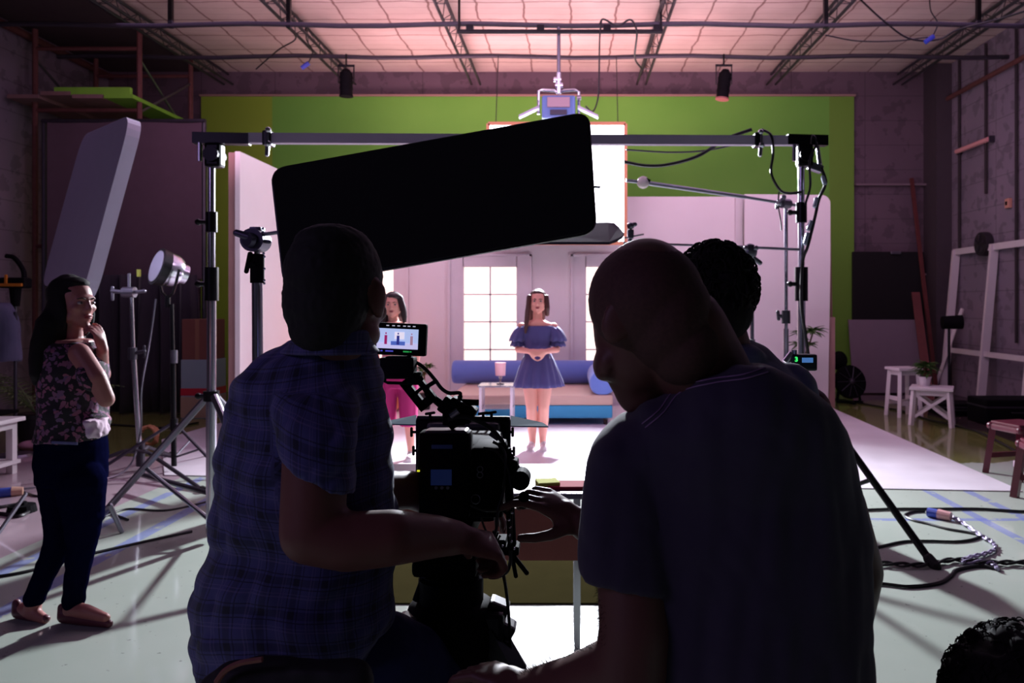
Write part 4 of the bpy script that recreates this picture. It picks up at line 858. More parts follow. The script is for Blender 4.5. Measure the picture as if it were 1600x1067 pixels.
for x_ in (685, 694, 703): b.cyl(Wc(x_, 757)+Vector((0, -.030, 0)), Wc(x_, 757)+Vector((0, -.028, 0)), .0035, n=10)
b.build('buttons', M_steel, bat)
MB().box(Wc(658, 731)+Vector((.0, -.029, 0)), (4*S, .003, 2.5*S)).build('led', mat('yellow_led', (220, 220, 40), .4, emit=(225, 225, 50), es=.9), bat)
# body behind battery
b = MB(); b.box(Wc(722, 740, YC+.14), (.17, .2, .17), bev=.012); b.box(Wc(765, 745, YC+.06), (.07, .12, .15), bev=.01); b.box(Wc(705, 815, YC+.12), (.12, .22, .04), bev=.006); b.box(Wc(690, 838, YC+.1), (.09, .2, .03), bev=.004)
smoothby(b.build('body', rig, t), 40)
b = MB()
for x_, y_ in ((750, 733), (750, 742), (743, 780)): b.tube([Wc(x_, y_, YC-.01)+Vector((.006*math.cos(a*PI/6)*(1.6 if y_ == 780 else 1), 0, .006*math.sin(a*PI/6)*(1.6 if y_ == 780 else 1))) for a in range(12)], .0012, 5, close=True)
b.build('ports', M_steel, t)
MB().box(Wc(773, 680, YC-.005), (.022, .004, .014), Matrix.Rotation(.6, 3, 'Y')).build('badge', mat('grey_badge', (98, 92, 104), .5), t)
# matte box: hood plate with frame, wings (top flag)
YM = 1.95; SM = YM/F
mbx = MB().box((Wc(650, 650, YM)+Wc(798, 780, YM))/2, (148*SM, .03, 130*SM), bev=.012).build('matte_box', rig, t)
b = MB(); b.box((Wc(660, 655, YM-.03)+Wc(790, 700, YM-.03))/2, (.18, .05, .06), bev=.01); b.build('hood_shade', mat('worn_black2', (26, 24, 30), .5), mbx)
MB().bar(Wc(652, 652, YM-.02), Wc(796, 653, YM-.02), .008).build('top_rail', M_blackmetal, mbx)
for x_, y_, s_ in ((672, 646, 0), (755, 646, 0), (768, 645, 0), (643, 675, 1), (801, 675, 1), (646, 704, 1), (803, 705, 1)):
    b = MB(); c = Wc(x_, y_, YM-.03)
    if s_: b.cyl(c, c+Vector((.02 if x_ < 700 else -.02, 0, 0)), .0035, n=8); b.cap(c+Vector((0, 0, -.009)), c+Vector((0, 0, .009)), .0035, n=8)
    else: b.cyl(c, c-Vector((0, 0, .014)), .0035, n=8); b.cap(c+Vector((-.01, 0, -.001)), c+Vector((.01, 0, .002)), .0035, n=8)
    b.build('thumb_screw', rig, mbx)
gl = mat('grey_flap', (84, 106, 120), .95, spec=.1)
for P in ([(651, 649, YM+.10), (607, 658, YM+.05), (609, 663, YM), (650, 664, YM)], [(798, 650, YM+.10), (848, 661, YM+.05), (857, 667, YM), (798, 666, YM)]):
    q = [Wc(*p) for p in P]; MB().plate(q, .003, (q[1]-q[0]).cross(q[2]-q[0])).build('side_flap', gl, mbx)
# lens
b = MB(); b.cyl(Wc(722, 735, YC+.22), Wc(722, 730, YM-.02), .05, .055, 24); smoothby(b.build('lens', rig, t))
# top handle cluster
b = MB(); b.box(Wc(722, 640), (.06, .05, .035), Matrix.Rotation(.5, 3, 'Y'), .006); b.cyl(Wc(700, 660), Wc(735, 640), .018, n=14); b.box(Wc(712, 652), (.05, .05, .03), bev=.006); b.cyl(Wc(717, 628), Wc(748, 629), .0065, n=12); b.bar(Wc(718, 640), Wc(719, 618), .009); b.box(Wc(700, 634), (.03, .04, .035), Matrix.Rotation(.6, 3, 'Y'), .005); b.bar(Wc(722, 632), Wc(724, 655), .011); b.cap(Wc(690, 632), Wc(668, 615), .009, .007)
b.build('top_handle', rig, t); MB().cyl(Wc(704, 650, YC-.03), Wc(716, 641, YC-.03), .008, n=12).build('chrome_barrel', M_chrome, t)
# articulated arm plates with two openings
a, e = Wc(641, 594), Wc(672, 633); dv = (e-a).normalized(); nv = Vector((dv.z, 0, -dv.x)); b = MB(); L_ = (e-a).length; w_ = .036
def PP(u, v_): return a+dv*u*L_+nv*v_*w_
for u0, u1, v0, v1 in ((-.12, .15, -.6, .6), (.37, .47, -.6, .6), (.72, 1.0, -.6, .6), (-.12, 1.0, -.6, -.25), (-.12, 1.0, .12, .6)):
    b.plate([PP(u0, v0), PP(u1, v0), PP(u1, v1), PP(u0, v1)], .018, (0, 1, 0))
b.box(Wc(672, 601), (.032, .02, .009), Matrix.Rotation(-.55, 3, 'Y')); b.build('arm_bracket', rig, t)
wire([Wc(646, 565), Wc(655, 569), Wc(668, 580), Wc(680, 594), Wc(690, 607), Wc(702, 614), Wc(718, 614), Wc(719, 622)], .0042, '', parent=t, name='monitor_cable')
# monitor
ym = YC-.02; sm = ym/F
mon = thing('camera_monitor', 'small black monitor on an arm showing the live picture of the set', 'monitor', Wc(628, 585, ym)); R = Matrix.Rotation(math.radians(2.5), 3, 'Y')
c = Wc(627, 530, ym); b = MB(); b.box(c, (80*sm, .02, 50*sm), R, .004); b.build('housing', M_black, mon)
def on(u, v_): return c + R @ Vector((u*sm, -.0115, -v_*sm))
sb = MB().box(on(-4, -1), (64*sm, .001, 31*sm), R).build('screen', mat('screen_picture', (190, 200, 240), .4, emit=(186, 205, 250), es=.78), mon)
def pic(nm, u, v_, w_, h_, col, es=.6, dz=.0009):
    MB().box(on(u, v_)-Vector((0, dz, 0)), (w_*sm, .0006, h_*sm), R).build(nm, mat('pic_'+nm+str(u), col, .5, emit=col, es=es), sb)
pic('pictured_floor', -4, 10, 64, 9, (206, 204, 246), .8, .0007)
pic('pictured_sofa', -3, 6, 22, 6, (92, 120, 214)); pic('pictured_wall', -1, -6, 15, 11, (232, 224, 240), .9, .0006)
for nm, u, hc, bc in (('pictured_woman_left', -22, (120, 60, 90), (176, 40, 110)), ('pictured_woman_middle', -3, (60, 40, 60), (54, 60, 150)), ('pictured_woman_right', 18, (100, 70, 90), (190, 150, 176))):
    b = MB(); b.ball(on(u, -9)-Vector((0, .001, 0)), (.0016, .0006, .002)); b.box(on(u, 1)-Vector((0, .0012, 0)), (4.2*sm, .0006, 14*sm), R, .0002); b.build(nm, mat('pic_'+nm, bc, .5, emit=bc, es=.6), sb)
b = MB()
for u in (-20, -11, -3, 6, 13, 21): b.box(on(u, -21), (4.2*sm, .0008, 1.8*sm), R)
b.build('status_marks', mat('status_white', (190, 190, 200), .5, emit=(200, 200, 215), es=.55), mon)
b = MB(); b.box(on(-16, 18.5), (12*sm, .0008, 2*sm), R); b.box(on(-28, 18.5), (3*sm, .0008, 2*sm), R); b.build('waveform_marks', mat('wave_blue', (90, 90, 200), .5, emit=(90, 90, 220), es=.6), mon)
b = MB(); b.box(on(10, 18.5), (9*sm, .0008, 2.2*sm), R); b.box(on(17, 18.5), (3*sm, .0008, 1.6*sm), R); b.build('level_marks', mat('level_green', (60, 180, 90), .5, emit=(50, 190, 90), es=.5), mon)
b = MB(); b.box(Wc(622, 574, ym), (54*sm, .045, 32*sm), bev=.005); b.box(Wc(624, 562, ym), (40*sm, .03, 12*sm), bev=.004); b.build('battery_module', M_black, mon)
b = MB(); b.tube([Wc(x_, y_, ym) for x_, y_ in ((602, 587), (601, 596), (606, 598), (640, 599), (655, 599), (660, 592), (655, 584))], .0035, 6); b.box(Wc(648, 590, ym), (.028, .03, .024), bev=.004); b.box(Wc(620, 588, ym), (.05, .03, .008)); b.build('mount_cage', M_black, mon)
b = MB()
for i in range(7): b.ball(Wc(606+i*6, 587.5, ym-.018), .0016, nu=6, nv=5)
b.build('screws', M_steel, mon)
# follow focus, rods and cables right of the camera
b = MB(); b.cyl(Wc(792, 700), Wc(801, 868), .0095, n=12); b.cyl(Wc(781, 690), Wc(815, 745), .009); b.box(Wc(799, 738), (.03, .05, .06), bev=.008); b.box(Wc(775, 848), (.045, .05, .025), bev=.004); b.box(Wc(797, 856), (.04, .05, .018), bev=.004); b.cyl(Wc(770, 844), Wc(775, 830), .007); b.cap(Wc(800, 868), Wc(806, 900), .0045); b.cap(Wc(802, 868), Wc(823, 895), .0050); b.cap(Wc(765, 775), Wc(795, 800), .008)
b.build('follow_focus_rods', rig, t)
b = MB(); c = Wc(814, 747, YC-.02); b.cyl(c-Vector((0, .025, 0)), c+Vector((0, .02, 0)), .020, n=20); b.cyl(c+Vector((.008, -.03, -.03)), c+Vector((.004, .0, -.055)), .011, n=12); b.build('follow_focus_wheel', M_black, t)
for P, r_ in (([(770, 690), (785, 700), (790, 720), (788, 760), (778, 800), (775, 830), (768, 845), (752, 850)], .0032), ([(755, 700), (775, 705), (792, 730), (800, 770), (798, 850)], .003), ([(735, 790), (760, 798), (790, 795), (800, 780), (815, 785), (818, 775)], .0025), ([(756, 885), (762, 900), (775, 902), (790, 895), (797, 880), (798, 860)], .0042), ([(762, 850), (778, 875), (788, 905), (794, 950), (797, 1000), (798, 1040)], .0035), ([(752, 810), (760, 830), (775, 845), (782, 836)], .0022), ([(700, 655), (730, 652), (765, 668), (785, 690)], .005)):
    wire([Wc(x_, y_, YC-.03) for x_, y_ in P], r_, '', parent=t, name='camera_cable')
b = MB()
for x_, y_ in ((795, 812), (797, 824), (796, 836), (799, 846), (762, 838), (768, 838), (775, 853), (785, 853), (771, 841), (803, 857), (800, 801)): b.ball(Wc(x_, y_, YC-.045), .0028, nu=6, nv=5)
b.build('screw_heads', M_chrome, t)
# tripod
t = thing('camera_tripod', 'black heavy tripod with fluid head under the cinema camera', 'tripod', (Wc(705, 0).x, YC, 0))
b = MB(); b.box(Wc(700, 874), (98*S, .1, 34*S), bev=.01); b.box(Wc(690, 878), (.11, .09, .03), bev=.008); b.cyl(Wc(705, 938), Wc(705, 900), .068, .068, 24); b.cyl(Wc(705, 902), Wc(705, 892), .055, .066, 24); b.box(Wc(700, 858), (.10, .14, .02), bev=.004); smoothby(b.build('fluid_head', M_black, t), 40)
b = MB()
for x_ in (662, 754): b.box(Wc(x_, 900, YC-.04), (.012, .01, .006))
b.build('bright_trim', M_chrome, t)
b = MB(); R_ = Matrix.Identity(3); b.loft([(Wc(705, y_), r_, r_, (1, 0, 0), (0, 1, 0)) for y_, r_ in ((936, .072), (944, .088), (965, .098), (1000, .10), (1040, .09), (1080, .05))], 28); smoothby(b.build('bowl', M_black, t), 60)
for a_, nm in ((-20, 0), (100, 0), (220, 0)):
    a_ = math.radians(a_); top = Wc(705, 975)+Vector((.09*math.cos(a_), .07*math.sin(a_), 0)); ft = Vector((Wc(705, 0).x+.55*math.cos(a_), YC+.55*math.sin(a_), .02)); m_ = top.lerp(ft, .5)
    lg = MB(); lg.bar(top, m_, .05, .035); lg.cyl(m_, ft, .014); lg.box(top+Vector((.0, 0, .01)), (.06, .05, .06), bev=.01); o = lg.build('leg', M_blackmetal, t); MB().cap(ft-Vector((0, 0, .005)), ft+Vector((0, 0, .03)), .022, n=10).build('foot', M_rubber, o)
b = MB(); b.box(Wc(775, 957), (.045, .05, .055), Matrix.Rotation(.4, 3, 'Y'), .008); b.box(Wc(785, 985), (.045, .05, .05), Matrix.Rotation(.5, 3, 'Y'), .008); b.cyl(Wc(765, 975), Wc(812, 1048), .022, .018, 14); b.build('pan_bar_mount', mat('dull_black', (34, 30, 44), .5), t)
b = MB(); b.cyl(Wc(650, 938, YC-.02), Wc(662, 905, YC-.02), .008); b.build('pan_handle', M_black, t)

# wireless receiver with green digit
c = W(1255, 566, 2.1); t = thing('wireless_receiver', 'black receiver with green digit and blue display beside the curly-haired man', 'receiver', c-Vector((0, 0, .03))); sr = 2.1/F
MB().box(c, (40*sr, .03, 26*sr), bev=.006).build('housing', mat('teal_black', (16, 34, 42), .4), t)
MB().box(c+Vector((4*sr, -.016, 4*sr)), (17*sr, .002, 7.5*sr)).build('display', mat('blue_lcd', (80, 130, 200), .4, emit=(84, 138, 208), es=.55), t)
fc = bpy.data.curves.new('digit', 'FONT'); fc.body = '3'; fc.size = 10*sr; fc.extrude = .0008; fc.offset = .0006; fc.align_x = 'CENTER'; fc.align_y = 'CENTER'; tmp_ = bpy.data.objects.new('digit_text', fc); C.objects.link(tmp_); me_ = bpy.data.meshes.new_from_object(tmp_.evaluated_get(bpy.context.evaluated_depsgraph_get())); bpy.data.objects.remove(tmp_); fo = bpy.data.objects.new('digit', me_); C.objects.link(fo); fo.rotation_euler = (PI/2, 0, 0)
me_.materials.clear(); me_.materials.append(mat('green_digit', (60, 230, 110), .4, emit=(60, 235, 110), es=1.2)); fo.parent = t; fo.location = (c+Vector((-13.5*sr, -.017, 5*sr)))-WORLD[t.name]
b = MB(); b.cyl(c+Vector((-14*sr, 0, .02)), c+Vector((-14*sr, 0, .034)), .008); b.cyl(c+Vector((-28*sr, 0, .0)), c+Vector((-17*sr, 0, .025)), .01); b.build('antenna_base', M_chrome, t)
b = MB(); b.cyl(c+Vector((0, .02, -.02)), (c.x, c.y+.02, .02), .012); b.build('pole', M_blackmetal, t); b = MB(); b.cyl((c.x, c.y+.02, 0), (c.x, c.y+.02, .02), .15, .14, 20); b.build('base', M_blackmetal, t)
# ------------------------------------------------------------------ people
def frame(fwd, up=(0, 0, 1)):
    f = Vector(fwd).normalized(); u = Vector(up); r = f.cross(u).normalized(); u = r.cross(f); return Matrix((r, f, u)).transposed()
def head_blobs(mb, c, R, k=1.0, ears=True, nose=1.0):
    c = Vector(c); H = lambda x, y, z: c + R @ Vector((x*k, y*k, z*k))
    mb.ball(H(0, -.012, .032), (.076*k, .094*k, .090*k), R, 24, 16)
    mb.ball(H(0, .022, -.012), (.066*k, .070*k, .088*k), R, 24, 16)
    mb.ball(H(0, .042, -.060), (.046*k, .048*k, .050*k), R, 20, 12)
    mb.ball(H(0, .066, -.092), (.022*k, .022*k, .020*k), R)
    mb.ball(H(0, .078, .030), (.050*k, .016*k, .014*k), R)                       # brow
    mb.chain([(H(0, .090, .018), .008*k), (H(0, .108, -.018), .0105*k*nose), (H(0, .100, -.028), .010*k)], 10)
    for s in (-1, 1):
        mb.ball(H(s*.011, .096, -.027), .0085*k, R); mb.ball(H(s*.040, .062, -.018), (.022*k, .022*k, .020*k), R)   # nostril, cheek
        mb.ball(H(s*.050, .020, -.060), (.018*k, .036*k, .026*k), R)             # jaw
        if ears:
            mb.ball(H(s*.080, -.004, .0), (.009*k, .020*k, .032*k), R @ Matrix.Rotation(s*-.25, 3, 'Z')); mb.ball(H(s*.078, .006, -.022), (.009*k, .011*k, .014*k), R)
    mb.ball(H(0, .086, -.053), (.024*k, .012*k, .007*k), R); mb.ball(H(0, .084, -.064), (.020*k, .012*k, .008*k), R)
def face_parts(t, c, R, k, eye=(50, 30, 26), lip=(150, 60, 70), brow=(36, 22, 22)):
    c = Vector(c); H = lambda x, y, z: c + R @ Vector((x*k, y*k, z*k))
    for s in (-1, 1):
        e = MB().ball(H(s*.031, .080, .008), (.014*k, .010*k, .008*k), R, 14, 10).build('eye', mat('eye_white', (150, 140, 144), .4), t, smooth=True)
        MB().ball(H(s*.031, .0875, .008), (.0065*k, .004*k, .0065*k), R, 12, 8).build('iris', mat('iris_%d' % eye[0], eye, .3), e, smooth=True)
        MB().tube([H(s*.014, .094, .026), H(s*.030, .091, .031), H(s*.047, .078, .026)], [.003*k, .0035*k, .002*k], 6).build('eyebrow', mat('brow_%d' % brow[0], brow, .9), t, smooth=True)
    b = MB(); b.ball(H(0, .095, -.054), (.023*k, .007*k, .0050*k), R); b.ball(H(0, .093, -.063), (.018*k, .007*k, .0060*k), R); b.build('lips', mat('lips_%d' % lip[0], lip, .4), t, smooth=True)
def hand(mb, w_, d, n, curl=.5, side=1, k=1.0, spread=.12, curls=None, thumb_in=.3):
    """palm and five jointed fingers. w_ wrist, d direction, n way the palm faces; side=+1 thumb on d x n side"""
    w_ = Vector(w_); d = Vector(d).normalized(); n = Vector(n); n = (n-d*n.dot(d)).normalized(); s = d.cross(n)*side
    R = Matrix((s, d, n)).transposed()
    mb.ball(w_+d*.045*k, (.038*k, .052*k, .017*k), R, 18, 12); mb.ball(w_+d*.068*k, (.040*k, .026*k, .0145*k), R, 18, 12); mb.cap(w_, w_+d*.04*k, .024*k, .024*k)
    mb.ball(w_+d*.03*k+s*.025*k+n*.008*k, (.016*k, .028*k, .015*k), R)
    for i, (off, L, r) in enumerate(((.030, .078, .0092), (.010, .086, .0095), (-.011, .080, .0090), (-.030, .062, .0080))):
        cu = curls[i] if curls else curl
        a = (off/.030)*spread; dd = (d*math.cos(a)+s*math.sin(a)).normalized(); p = w_+d*.086*k+s*off*k; mb.cap(w_+d*.06*k+s*off*.9*k, p, .0105*k, r*1.08*k, 10)
        ang = cu*.6
        for j, f in enumerate((.46, .30, .24)):
            q = p+(dd*math.cos(ang)+n*math.sin(ang))*L*f*k; mb.cap(p, q, r*(1-.07*j)*k, r*(.94-.07*j)*k, 10); p = q; ang += cu*(1.05 if j == 0 else .8)
    p = w_+d*.022*k+s*.030*k+n*.006*k
    for j, (L, r) in enumerate(((.036, .0125), (.032, .0108), (.026, .0098))):
        q = p+(d*(.62+.15*j)+s*(.72-.35*j*(.5+thumb_in))+n*(thumb_in+.12*j)).normalized()*L*k; mb.cap(p, q, r*k, r*.92*k, 10); p = q
X_, Y_ = Vector((1, 0, 0)), Vector((0, 1, 0))
def body_rings(rows, Yc, dy=None):
    """rows: (pixel y, left px, right px, half depth, depth offset)"""
    out = []
    for r in rows:
        y_ = Yc+(r[4] if len(r) > 4 else 0); a, b_ = W(r[1], r[0], y_), W(r[2], r[0], y_); out.append(((a+b_)/2, (b_-a).length/2, r[3], X_, Y_))
    return out
def folds(amp, sc_, seed=0, vert=1.0):
    return lambda p: amp*(noise.noise(Vector((p.x*sc_+seed, p.y*sc_, p.z*sc_*vert)))+.5*abs(noise.noise(Vector((p.x*sc_*2.2+seed, p.y*sc_*2.2, p.z*sc_*vert*1.6)))))
def curly(mb, c, R, rad, nballs, br, seed, zmin=-.3):
    random.seed(seed); c = Vector(c)
    for i in range(nballs):
        z = random.uniform(zmin, 1); a = random.uniform(0, 2*PI); q = math.sqrt(max(0, 1-z*z)); p = Vector((q*math.cos(a)*rad[0], q*math.sin(a)*rad[1], z*rad[2]))
        mb.ball(c+R @ p, br*random.uniform(.6, 1.25), nu=8, nv=6)
def curls(mb, c, R, rad, n, L, r, seed, zmin=-.3):
    random.seed(seed); c = Vector(c)
    for i in range(n):
        z = random.uniform(zmin, 1); a = random.uniform(0, 2*PI); q = math.sqrt(max(0, 1-z*z)); nn = Vector((q*math.cos(a), q*math.sin(a), z)); p = c+R @ Vector((nn.x*rad[0], nn.y*rad[1], nn.z*rad[2]))
        u = nn.orthogonal().normalized(); u.rotate(Matrix.Rotation(random.uniform(0, 6.28), 3, nn)); pts = [p+(R @ (nn*(L*.55*math.sin(k*.62))+u*(L*.75*(1-math.cos(k*.55))))) for k in range(6)]
        mb.tube(pts, [r, r, r, r*.9, r*.7, r*.3], 4)
black_hair = mat('black_hair', (14, 9, 12), .8, var=.3, scale=60, spec=.25)
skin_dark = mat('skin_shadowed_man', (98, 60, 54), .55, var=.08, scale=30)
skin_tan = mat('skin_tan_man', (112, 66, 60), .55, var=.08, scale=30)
jeans = mat('blue_jeans', (34, 42, 92), .85, var=.25, scale=50, bump=.1)

# --- plaid material
pm = mat('plaid_cloth', (38, 44, 96), .85, sheen=.2); g = NG(pm); uvn = g.N.new('ShaderNodeUVMap'); uvn.uv_map = 'UVMap'; sx_ = g.N.new('ShaderNodeSeparateXYZ'); g.L.new(uvn.outputs[0], sx_.inputs[0])
u_, v__ = sx_.outputs[0], sx_.outputs[1]
def stripes(v_, per):
    f = g.op('FRACT', g.op('DIVIDE', v_, per)); wide = g.near(f, .5, .11); t1 = g.near(f, .30, .018); t2 = g.near(f, .70, .018); lt = g.op('MAXIMUM', g.near(f, .02, .02), g.near(f, .12, .012)); return wide, g.op('MAXIMUM', t1, t2), lt
w1, d1, l1 = stripes(u_, .046); w2, d2, l2 = stripes(v__, .058)
c = g.mix(g.op('MULTIPLY', g.op('ADD', w1, w2), .44), lin((70, 72, 128)), lin((10, 10, 28)))
c = g.mix(g.op('MULTIPLY', g.op('MAXIMUM', d1, d2), .7), c, lin((14, 14, 40))); c = g.mix(g.op('MULTIPLY', g.op('MAXIMUM', l1, l2), .20), c, lin((150, 130, 176))); g.L.new(c, g.b.inputs['Base Color'])

# --- man in plaid shirt -------------------------------------------------
t = thing('person', 'seated man in blue plaid short-sleeved shirt and jeans, seen from behind at left', 'person', (-.42, 1.42, 0), 'camera crew men in the foreground')
HC = W(527, 466, 1.38); HR = frame((.24, .95, -.10))
b = MB(); head_blobs(b, HC, HR, 1.03)
b.ball(W(458, 482, 1.37), (.012, .018, .030)); b.chain([(W(524, 500, 1.37), .056), (W(518, 560, 1.39), .062)], 18)
b.loft([(W(500, 605, 1.40), .09, .06, X_, Y_), (W(490, 640, 1.41), .13, .09, X_, Y_), (W(480, 800, 1.41), .13, .10, X_, Y_), (W(470, 1000, 1.41), .14, .11, X_, Y_)], 20)
b.chain([(W(494, 690, 1.285), .052), (W(494, 720, 1.27), .054), (W(487, 832, 1.25), .051), (W(545, 846, 1.255), .048), (W(610, 840, 1.27), .046), (W(680, 838, 1.35), .037), (W(712, 840, 1.40), .031)], 20)
hand(b, W(704, 838, 1.385), (.72, .40, -.30), (-.50, .10, -.85), 1.15, 1, 1.05, .04, thumb_in=.6)
b.chain([(W(555, 640, 1.47), .045), (W(570, 770, 1.52), .044), (W(640, 765, 1.64), .040), (W(700, 790, 1.72), .032)], 18)
hand(b, W(700, 790, 1.72), (.7, .3, -.1), (0, 0, -1), .6, 1, 1.0)
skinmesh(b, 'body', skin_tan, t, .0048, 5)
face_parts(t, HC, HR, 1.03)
b = MB(); b.ball(HC+HR @ Vector((0, -.014, .038)), (.0795, .101, .093), HR, 28, 18); b.ball(HC+HR @ Vector((0, -.018, .088)), (.066, .080, .042), HR, 28, 18); b.ball(HC+HR @ Vector((0, -.036, -.005)), (.076, .070, .090), HR, 24, 16); b.ball(HC+HR @ Vector((0, -.050, -.050)), (.058, .046, .055), HR)
skinmesh(b, 'hair', mat('short_black_hair', (9, 7, 10), .8, var=.3, scale=60), t, .0045, 4, disp=lambda p: .0016*noise.noise(p*120)+.0012*noise.noise(p*30))
rows = [(530, 452, 572, .062, -.01), (542, 432, 584, .078), (562, 402, 592, .098), (590, 376, 598, .112), (625, 362, 604, .120), (665, 350, 608, .126), (710, 342, 609, .13), (760, 338, 614, .132), (800, 331, 619, .132), (822, 329, 619, .130), (840, 333, 617, .128), (885, 317, 614, .134), (935, 308, 616, .138), (985, 306, 610, .142), (1025, 313, 585, .142), (1062, 330, 545, .13), (1110, 345, 520, .12)]
TC = W(478, 800, 1.41)
def plaid_torso(p):
    a = math.atan2(p.y-1.42, p.x-(TC.x+.02)); return (a*.135+.03*(1.2-p.z)*0+.006*math.sin(p.z*30), p.z+.010*math.sin(p.x*16+p.z*8))
def shirt_disp(p):
    d_ = .008*noise.noise(Vector((p.x*7, p.y*7, p.z*13)))+.011*abs(noise.noise(Vector((p.x*13+p.z*10, p.y*12, p.z*20-p.x*15))))-.003
    return d_ + (.005*math.sin(p.z*70+p.x*24) if p.z < 1.08 else 0)*max(0, noise.noise(p*5))
SA, SB_ = W(500, 640, 1.30), W(500, 742, 1.262)
def shirt_uv(p):
    d_ = SB_-SA; u = max(0, min(1, (p-SA).dot(d_)/d_.length_squared)); ax_ = SA+d_*u
    if (p-ax_).length < .080 and p.y < 1.325+.0*u and (p.z < SA.z+.03): return (math.atan2(p.y-ax_.y, p.x-ax_.x)*.066+.01, p.z*.9+.3*p.x+.01)
    return plaid_torso(p)
b = MB(); b.loft(body_rings(rows, 1.41), 36); b.ball(W(545, 650, 1.49), .06); b.ball(W(420, 620, 1.40), (.05, .08, .06))
b.loft([(W(505, 560, 1.395), .05, .05, X_, Y_), (W(500, 585, 1.37), .070, .062, X_, Y_), (W(498, 612, 1.335), .074, .066, X_, Y_), (W(498, 650, 1.30), .070, .066, X_, Y_), (W(499, 690, 1.275), .065, .064, X_, Y_), (W(500, 728, 1.265), .0635, .064, (.93, 0, -.38), Y_), (W(501, 742, 1.262), .0640, .064, (.88, 0, -.47), Y_)], 28)
skinmesh(b, 'shirt', pm, t, .0055, 4, uvf=shirt_uv, disp=shirt_disp)
b = MB(); b.loft([(W(515, 552, 1.375), .092, .076, X_, Y_), (W(518, 538, 1.370), .074, .068, X_, Y_), (W(521, 519, 1.365), .066, .062, X_, Y_), (W(522, 514, 1.365), .060, .056, X_, Y_)], 28)
skinmesh(b, 'collar', pm, t, .005, 2, uvf=lambda p: (p.x*1.0, p.z))
b = MB(); b.chain([(W(475, 1075, 1.42), .11), (W(590, 1035, 1.45), .095), (W(665, 1055, 1.55), .082), (W(728, 1088, 1.66), .066), (Vector((-.26, 1.72, .35)), .058), (Vector((-.27, 1.70, .12)), .045)], 20); b.chain([(W(540, 1075, 1.5), .10), (W(640, 1075, 1.85), .07), (Vector((-.42, 1.98, .32)), .055), (Vector((-.42, 1.95, .12)), .045)], 18)
skinmesh(b, 'jeans', jeans, t, .008, 3, disp=folds(.006, 14))
for fx_, fy_ in ((-.27, 1.70), (-.42, 1.95)):
    b = MB(); b.ball((fx_, fy_+.06, .045), (.045, .13, .045)); b.ball((fx_, fy_-.0, .07), (.045, .055, .06)); b.box((fx_, fy_+.05, .012), (.08, .24, .024), bev=.01); skinmesh(b, 'shoe', mat('black_shoe', (24, 22, 26), .5), t, .008)
st = thing('work_stool', 'dark stool under the man in the plaid shirt', 'stool', W(440, 1120, 1.40)*1); st.location.z = 0; WORLD[st.name] = Vector((st.location.x, 1.40, 0)); cx_ = st.location.x
b = MB(); b.cyl((cx_, 1.40, .585), (cx_, 1.40, .64), .17, .165, 24); smoothby(b.build('seat', M_black, st)); 
for a in range(4): MB().cyl((cx_+.11*math.cos(a*PI/2+.4), 1.40+.11*math.sin(a*PI/2+.4), .59), (cx_+.2*math.cos(a*PI/2+.4), 1.40+.2*math.sin(a*PI/2+.4), 0), .015).build('leg', M_darksteel, st)
# bag strap and bag beside him at the bottom edge
t = thing('shoulder_bag', 'black bag with a worn leather edge below the plaid shirt at the bottom', 'bag', W(450, 1180, 1.16)); c = W(460, 1108, 1.17)
b = MB(); b.box(c, (.24, .06, .15), bev=.03); b.ball(c+Vector((-.04, 0, .03)), (.11, .035, .05)); skinmesh(b, 'body', mat('black_bag', (16, 14, 20), .7, var=.3), t, .007, disp=lambda p: .004*noise.noise(p*30))
b = MB(); b.tube(bez([W(338, 1066, 1.13), W(352, 1048, 1.13), W(375, 1036, 1.13), W(410, 1030, 1.13)], 8), .0045, 6); b.build('leather_edge', mat('brown_leather', (140, 84, 72), .6, var=.3, scale=60), t)

# --- bald man in dark t-shirt -------------------------------------------
t = thing('person', 'close-cropped man in dark navy t-shirt leaning forward, seen from behind at right', 'person', (.24, 1.15, 0), 'camera crew men in the foreground')
HC = W(1004, 505, 1.12); HR = frame((-.10, .95, -.28), (.08, -.0, 1))
b = MB(); head_blobs(b, HC, HR, 1.0, ears=False); b.chain([(W(972, 470, 1.12), .046), (W(979, 528, 1.13), .0485), (W(988, 560, 1.14), .046), (W(1002, 608, 1.15), .041)], 18)
b.ball(W(1009, 472, 1.12), (.0815, .100, .0850), None, 28, 18); b.ball(W(1040, 500, 1.10), (.066, .085, .075)); b.ball(W(985, 530, 1.14), (.046, .06, .07)); b.ball(W(1008, 590, 1.15), (.042, .05, .045))
b.ball(W(962, 502, 1.045), (.020, .009, .033), Matrix.Rotation(.2, 3, 'Y')); b.ball(W(966, 517, 1.043), (.013, .008, .014))
b.chain([(W(1062, 520, 1.10), .070), (W(1105, 590, 1.12), .066), (W(1135, 650, 1.17), .06)], 20)
b.loft([(W(1130, 660, 1.15), .13, .07, X_, Y_), (W(1150, 760, 1.16), .15, .09, X_, Y_), (W(1160, 1067, 1.17), .15, .1, X_, Y_)], 20)
b.chain([(W(985, 740, 1.10), .052), (W(988, 880, 1.08), .0505), (W(992, 985, 1.06), .050), (W(985, 1045, 1.06), .052), (W(900, 1072, 1.13), .044), (W(825, 1082, 1.24), .034)], 22)
hand(b, W(830, 1080, 1.23), (-.85, .45, .14), (-.1, -.1, -1), .75, 1, 1.05, .06)
b.chain([(W(1300, 790, 1.22), .052), (W(1334, 890, 1.27), .047), (W(1322, 985, 1.34), .040), (W(1300, 1090, 1.42), .034)], 20)
hand(b, W(1300, 1090, 1.42), (-.3, .2, -.9), (0, .9, .1), .4, 1, 1.0)
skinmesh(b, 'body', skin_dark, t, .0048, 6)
face_parts(t, HC, HR, 1.0)
